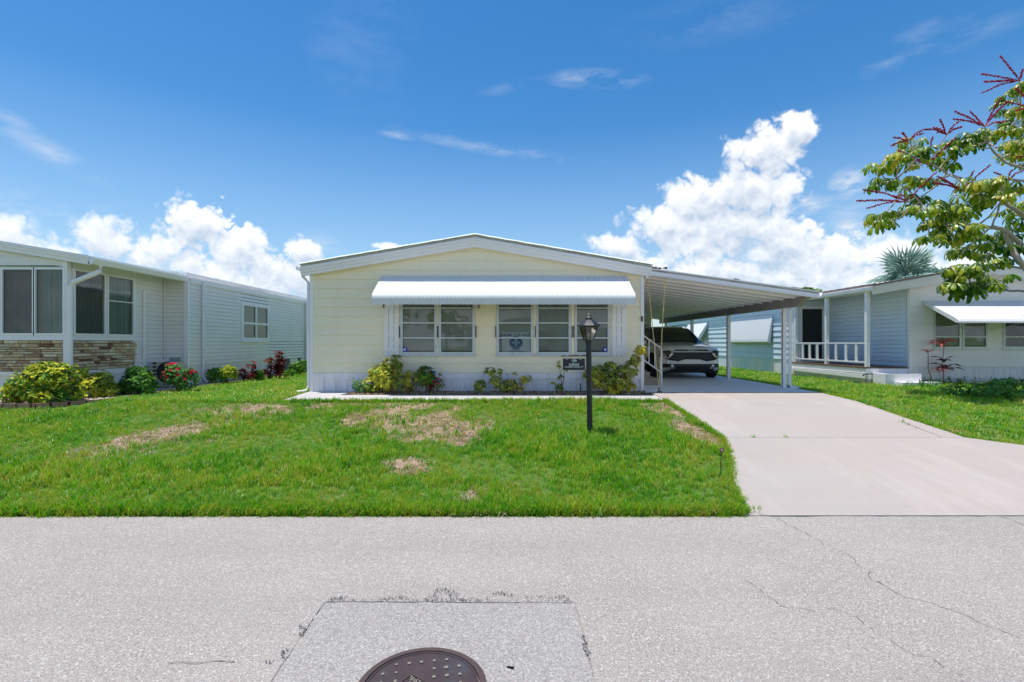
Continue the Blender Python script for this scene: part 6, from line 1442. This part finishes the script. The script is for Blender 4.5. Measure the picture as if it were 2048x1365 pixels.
for (c0, tips) in INF:
    Yc = TY + U(-.5, .3); c = cp(*c0, Yc); near = min(LP, key=lambda p: (p - c).length)
    MB().tube([near, near.lerp(c, .6) - Vector((0, 0, .03)), c], [.016, .012, .009], 6).build('branch', barkm, UT)
    for tp3 in tips:
        e = cp(*tp3, Yc + U(-.35, .35)); b = MB(); m1 = c.lerp(e, .5) + Vector((0, 0, U(.0, .06))); pts = [c, c.lerp(m1, .5), m1, m1.lerp(e, .5), e]; b.tube(pts, [.009, .008, .008, .007, .004], 5)
        L_ = (e - c).length; n_ = int(L_ / .022)
        for k in range(int(n_ * .18), n_):
            f = k / n_; i = min(3, int(f * 4)); p_ = pts[i].lerp(pts[i + 1], f * 4 - i)
            for s_ in range(3): d = rdir(); b.blob(p_ + d * .016, .0115, n=4)
        b.build('flower_spike', spikem, UT)

# ------------------------------------------------------------------ palm and trees behind the houses
PM = thing('fan_palm', 'silvery blue fan palm rising behind the right hand roof', 'palm tree', (19.5, 25.2, FLAT))
pc = Vector((P(1808, 0, 25)[0], 25, P(0, 560, 25)[1])); WO[PM.name] = Vector((pc.x, 25, FLAT)); PM.location = WO[PM.name]
MB().tube([(pc.x, 25, FLAT - .1), (pc.x + .05, 25, 2.5), pc], [.26, .22, .2], 12).build('trunk', barkm, PM, True)
def fan(name, L_=1.05, n_=19):
    b = MB()
    for j in range(n_):
        a = math.radians(-125 + 250 * j / (n_ - 1)); d = Vector((math.sin(a), math.cos(a), 0)); s = Vector((d.y, -d.x, 0)); l = L_ * (1 - .25 * abs(a) / 2.2) * U(.92, 1.05); w = .034
        p = [d * .05, d * l * .6 + s * w + Vector((0, 0, -.03)), d * l * .6 + Vector((0, 0, .03)), d * l * .6 - s * w + Vector((0, 0, -.03)), d * l + Vector((0, 0, -.12 * U(.5, 1.5)))]
        b.add(p, [(0, 1, 2), (0, 2, 3), (1, 4, 2), (2, 4, 3)])
    return b.mesh(name, palm_leaf)
FM = [fan('frond_blade'), fan('frond_blade'), fan('frond_blade')]
for i in range(24):
    az_ = R() * 6.283; el_ = math.radians(U(-12, 78)); d = Vector((math.cos(az_) * math.cos(el_), math.sin(az_) * math.cos(el_), math.sin(el_))); l = U(.6, .95); e = pc + d * l + Vector((0, 0, -.1))
    f = MB().tube([pc, pc + d * l * .5 + Vector((0, 0, .03)), e], [.022, .018, .012], 5).build('frond', palm_leaf, PM)
    qd = (d + Vector((0, 0, -.12))).normalized(); o = inst(FM[i % 3], 'frond_blade', e, f); z_ = qd.cross(Vector((-math.sin(az_), math.cos(az_), 0))); 
    x_ = qd.cross(Vector((0, 0, 1))); x_ = x_.normalized() if x_.length > .05 else Vector((1, 0, 0)); z_ = x_.cross(qd)
    o.rotation_euler = Matrix((x_, qd, z_)).transposed().to_euler(); o.scale = (1.12,) * 3
bush('small_palm', 'second smaller silvery palm right of the big fan palm', (P(1868, 0, 27)[0], 27, P(0, 575, 27)[1] - .2), [B(0, 0, .3, .9, .8, .7, 0)], [palm_leaf], 46, .75, .07, cat='palm tree', stems=2, k=9)
def tree(name, label, x, y, h, r, n, mats, group='trees behind the carport'):
    bl = []
    for _ in range(9): bl.append((U(-r, r) * .6, U(-r, r) * .5, h - r * U(.3, 1.3), r * U(.35, .6), r * U(.35, .6), r * U(.3, .5), random.randrange(len(mats))))
    t = bush(name, label, (x, y, FLAT), bl, mats, n, .22, .10, cat='tree', stems=5, group=group, foliage='crown', stemmat=barkm); MB().tube([(x, y, FLAT - .1), (x, y, FLAT + h * .55)], [.14, .09], 8).build('trunk', barkm, t); return t
tree('far_tree', 'dark green tree top peeping over the carport roof end', P(1613, 0, 36)[0], 36, P(0, 575, 36)[1] - FLAT + .15, .9, 260, [lf_green, lf_mid])
tree('shade_tree', 'green tree seen past the car under the carport beam', 10.2 - 3.6, 36, 4.2, 1.8, 420, [lf_green, lf_mid])
tree('back_garden_tree', 'dense green tree behind the utility room', 3.2, 34, 3.8, 1.8, 420, [lf_green])

# ------------------------------------------------------------------ across the street, mirrored in the window panes
OH = thing('opposite_house', 'white gabled house across the street mirrored in the front windows', 'house', (3, -17, 0))
box('wall', (-3.5, 9.5, -22, -17, 0, 2.9), whitesid, OH)
MB().prism([(-4, -22.3, 2.9), (10, -22.3, 2.9), (3, -22.3, 4.1)], (0, 5.6, 0)).build('roof', roofm, OH)
for x_ in (-2, 1.2, 6): box('window', (x_, x_ + 1.8, -16.99, -16.95, .9, 2.2), carg, OH)
for i, (x_, y_, h_, r_) in enumerate(((-9, -15, 5.2, 2.4), (-4.5, -13, 3.6, 1.6), (12.5, -16, 6, 2.6))):
    tree('street_tree', ['wide green tree across the street mirrored in the sunroom glass', 'small green tree mirrored in the left front windows', 'tall green tree across the street beyond the right hand side'][i], x_, y_, h_, r_, 260, [lf_green, lf_mid], 'trees across the street')
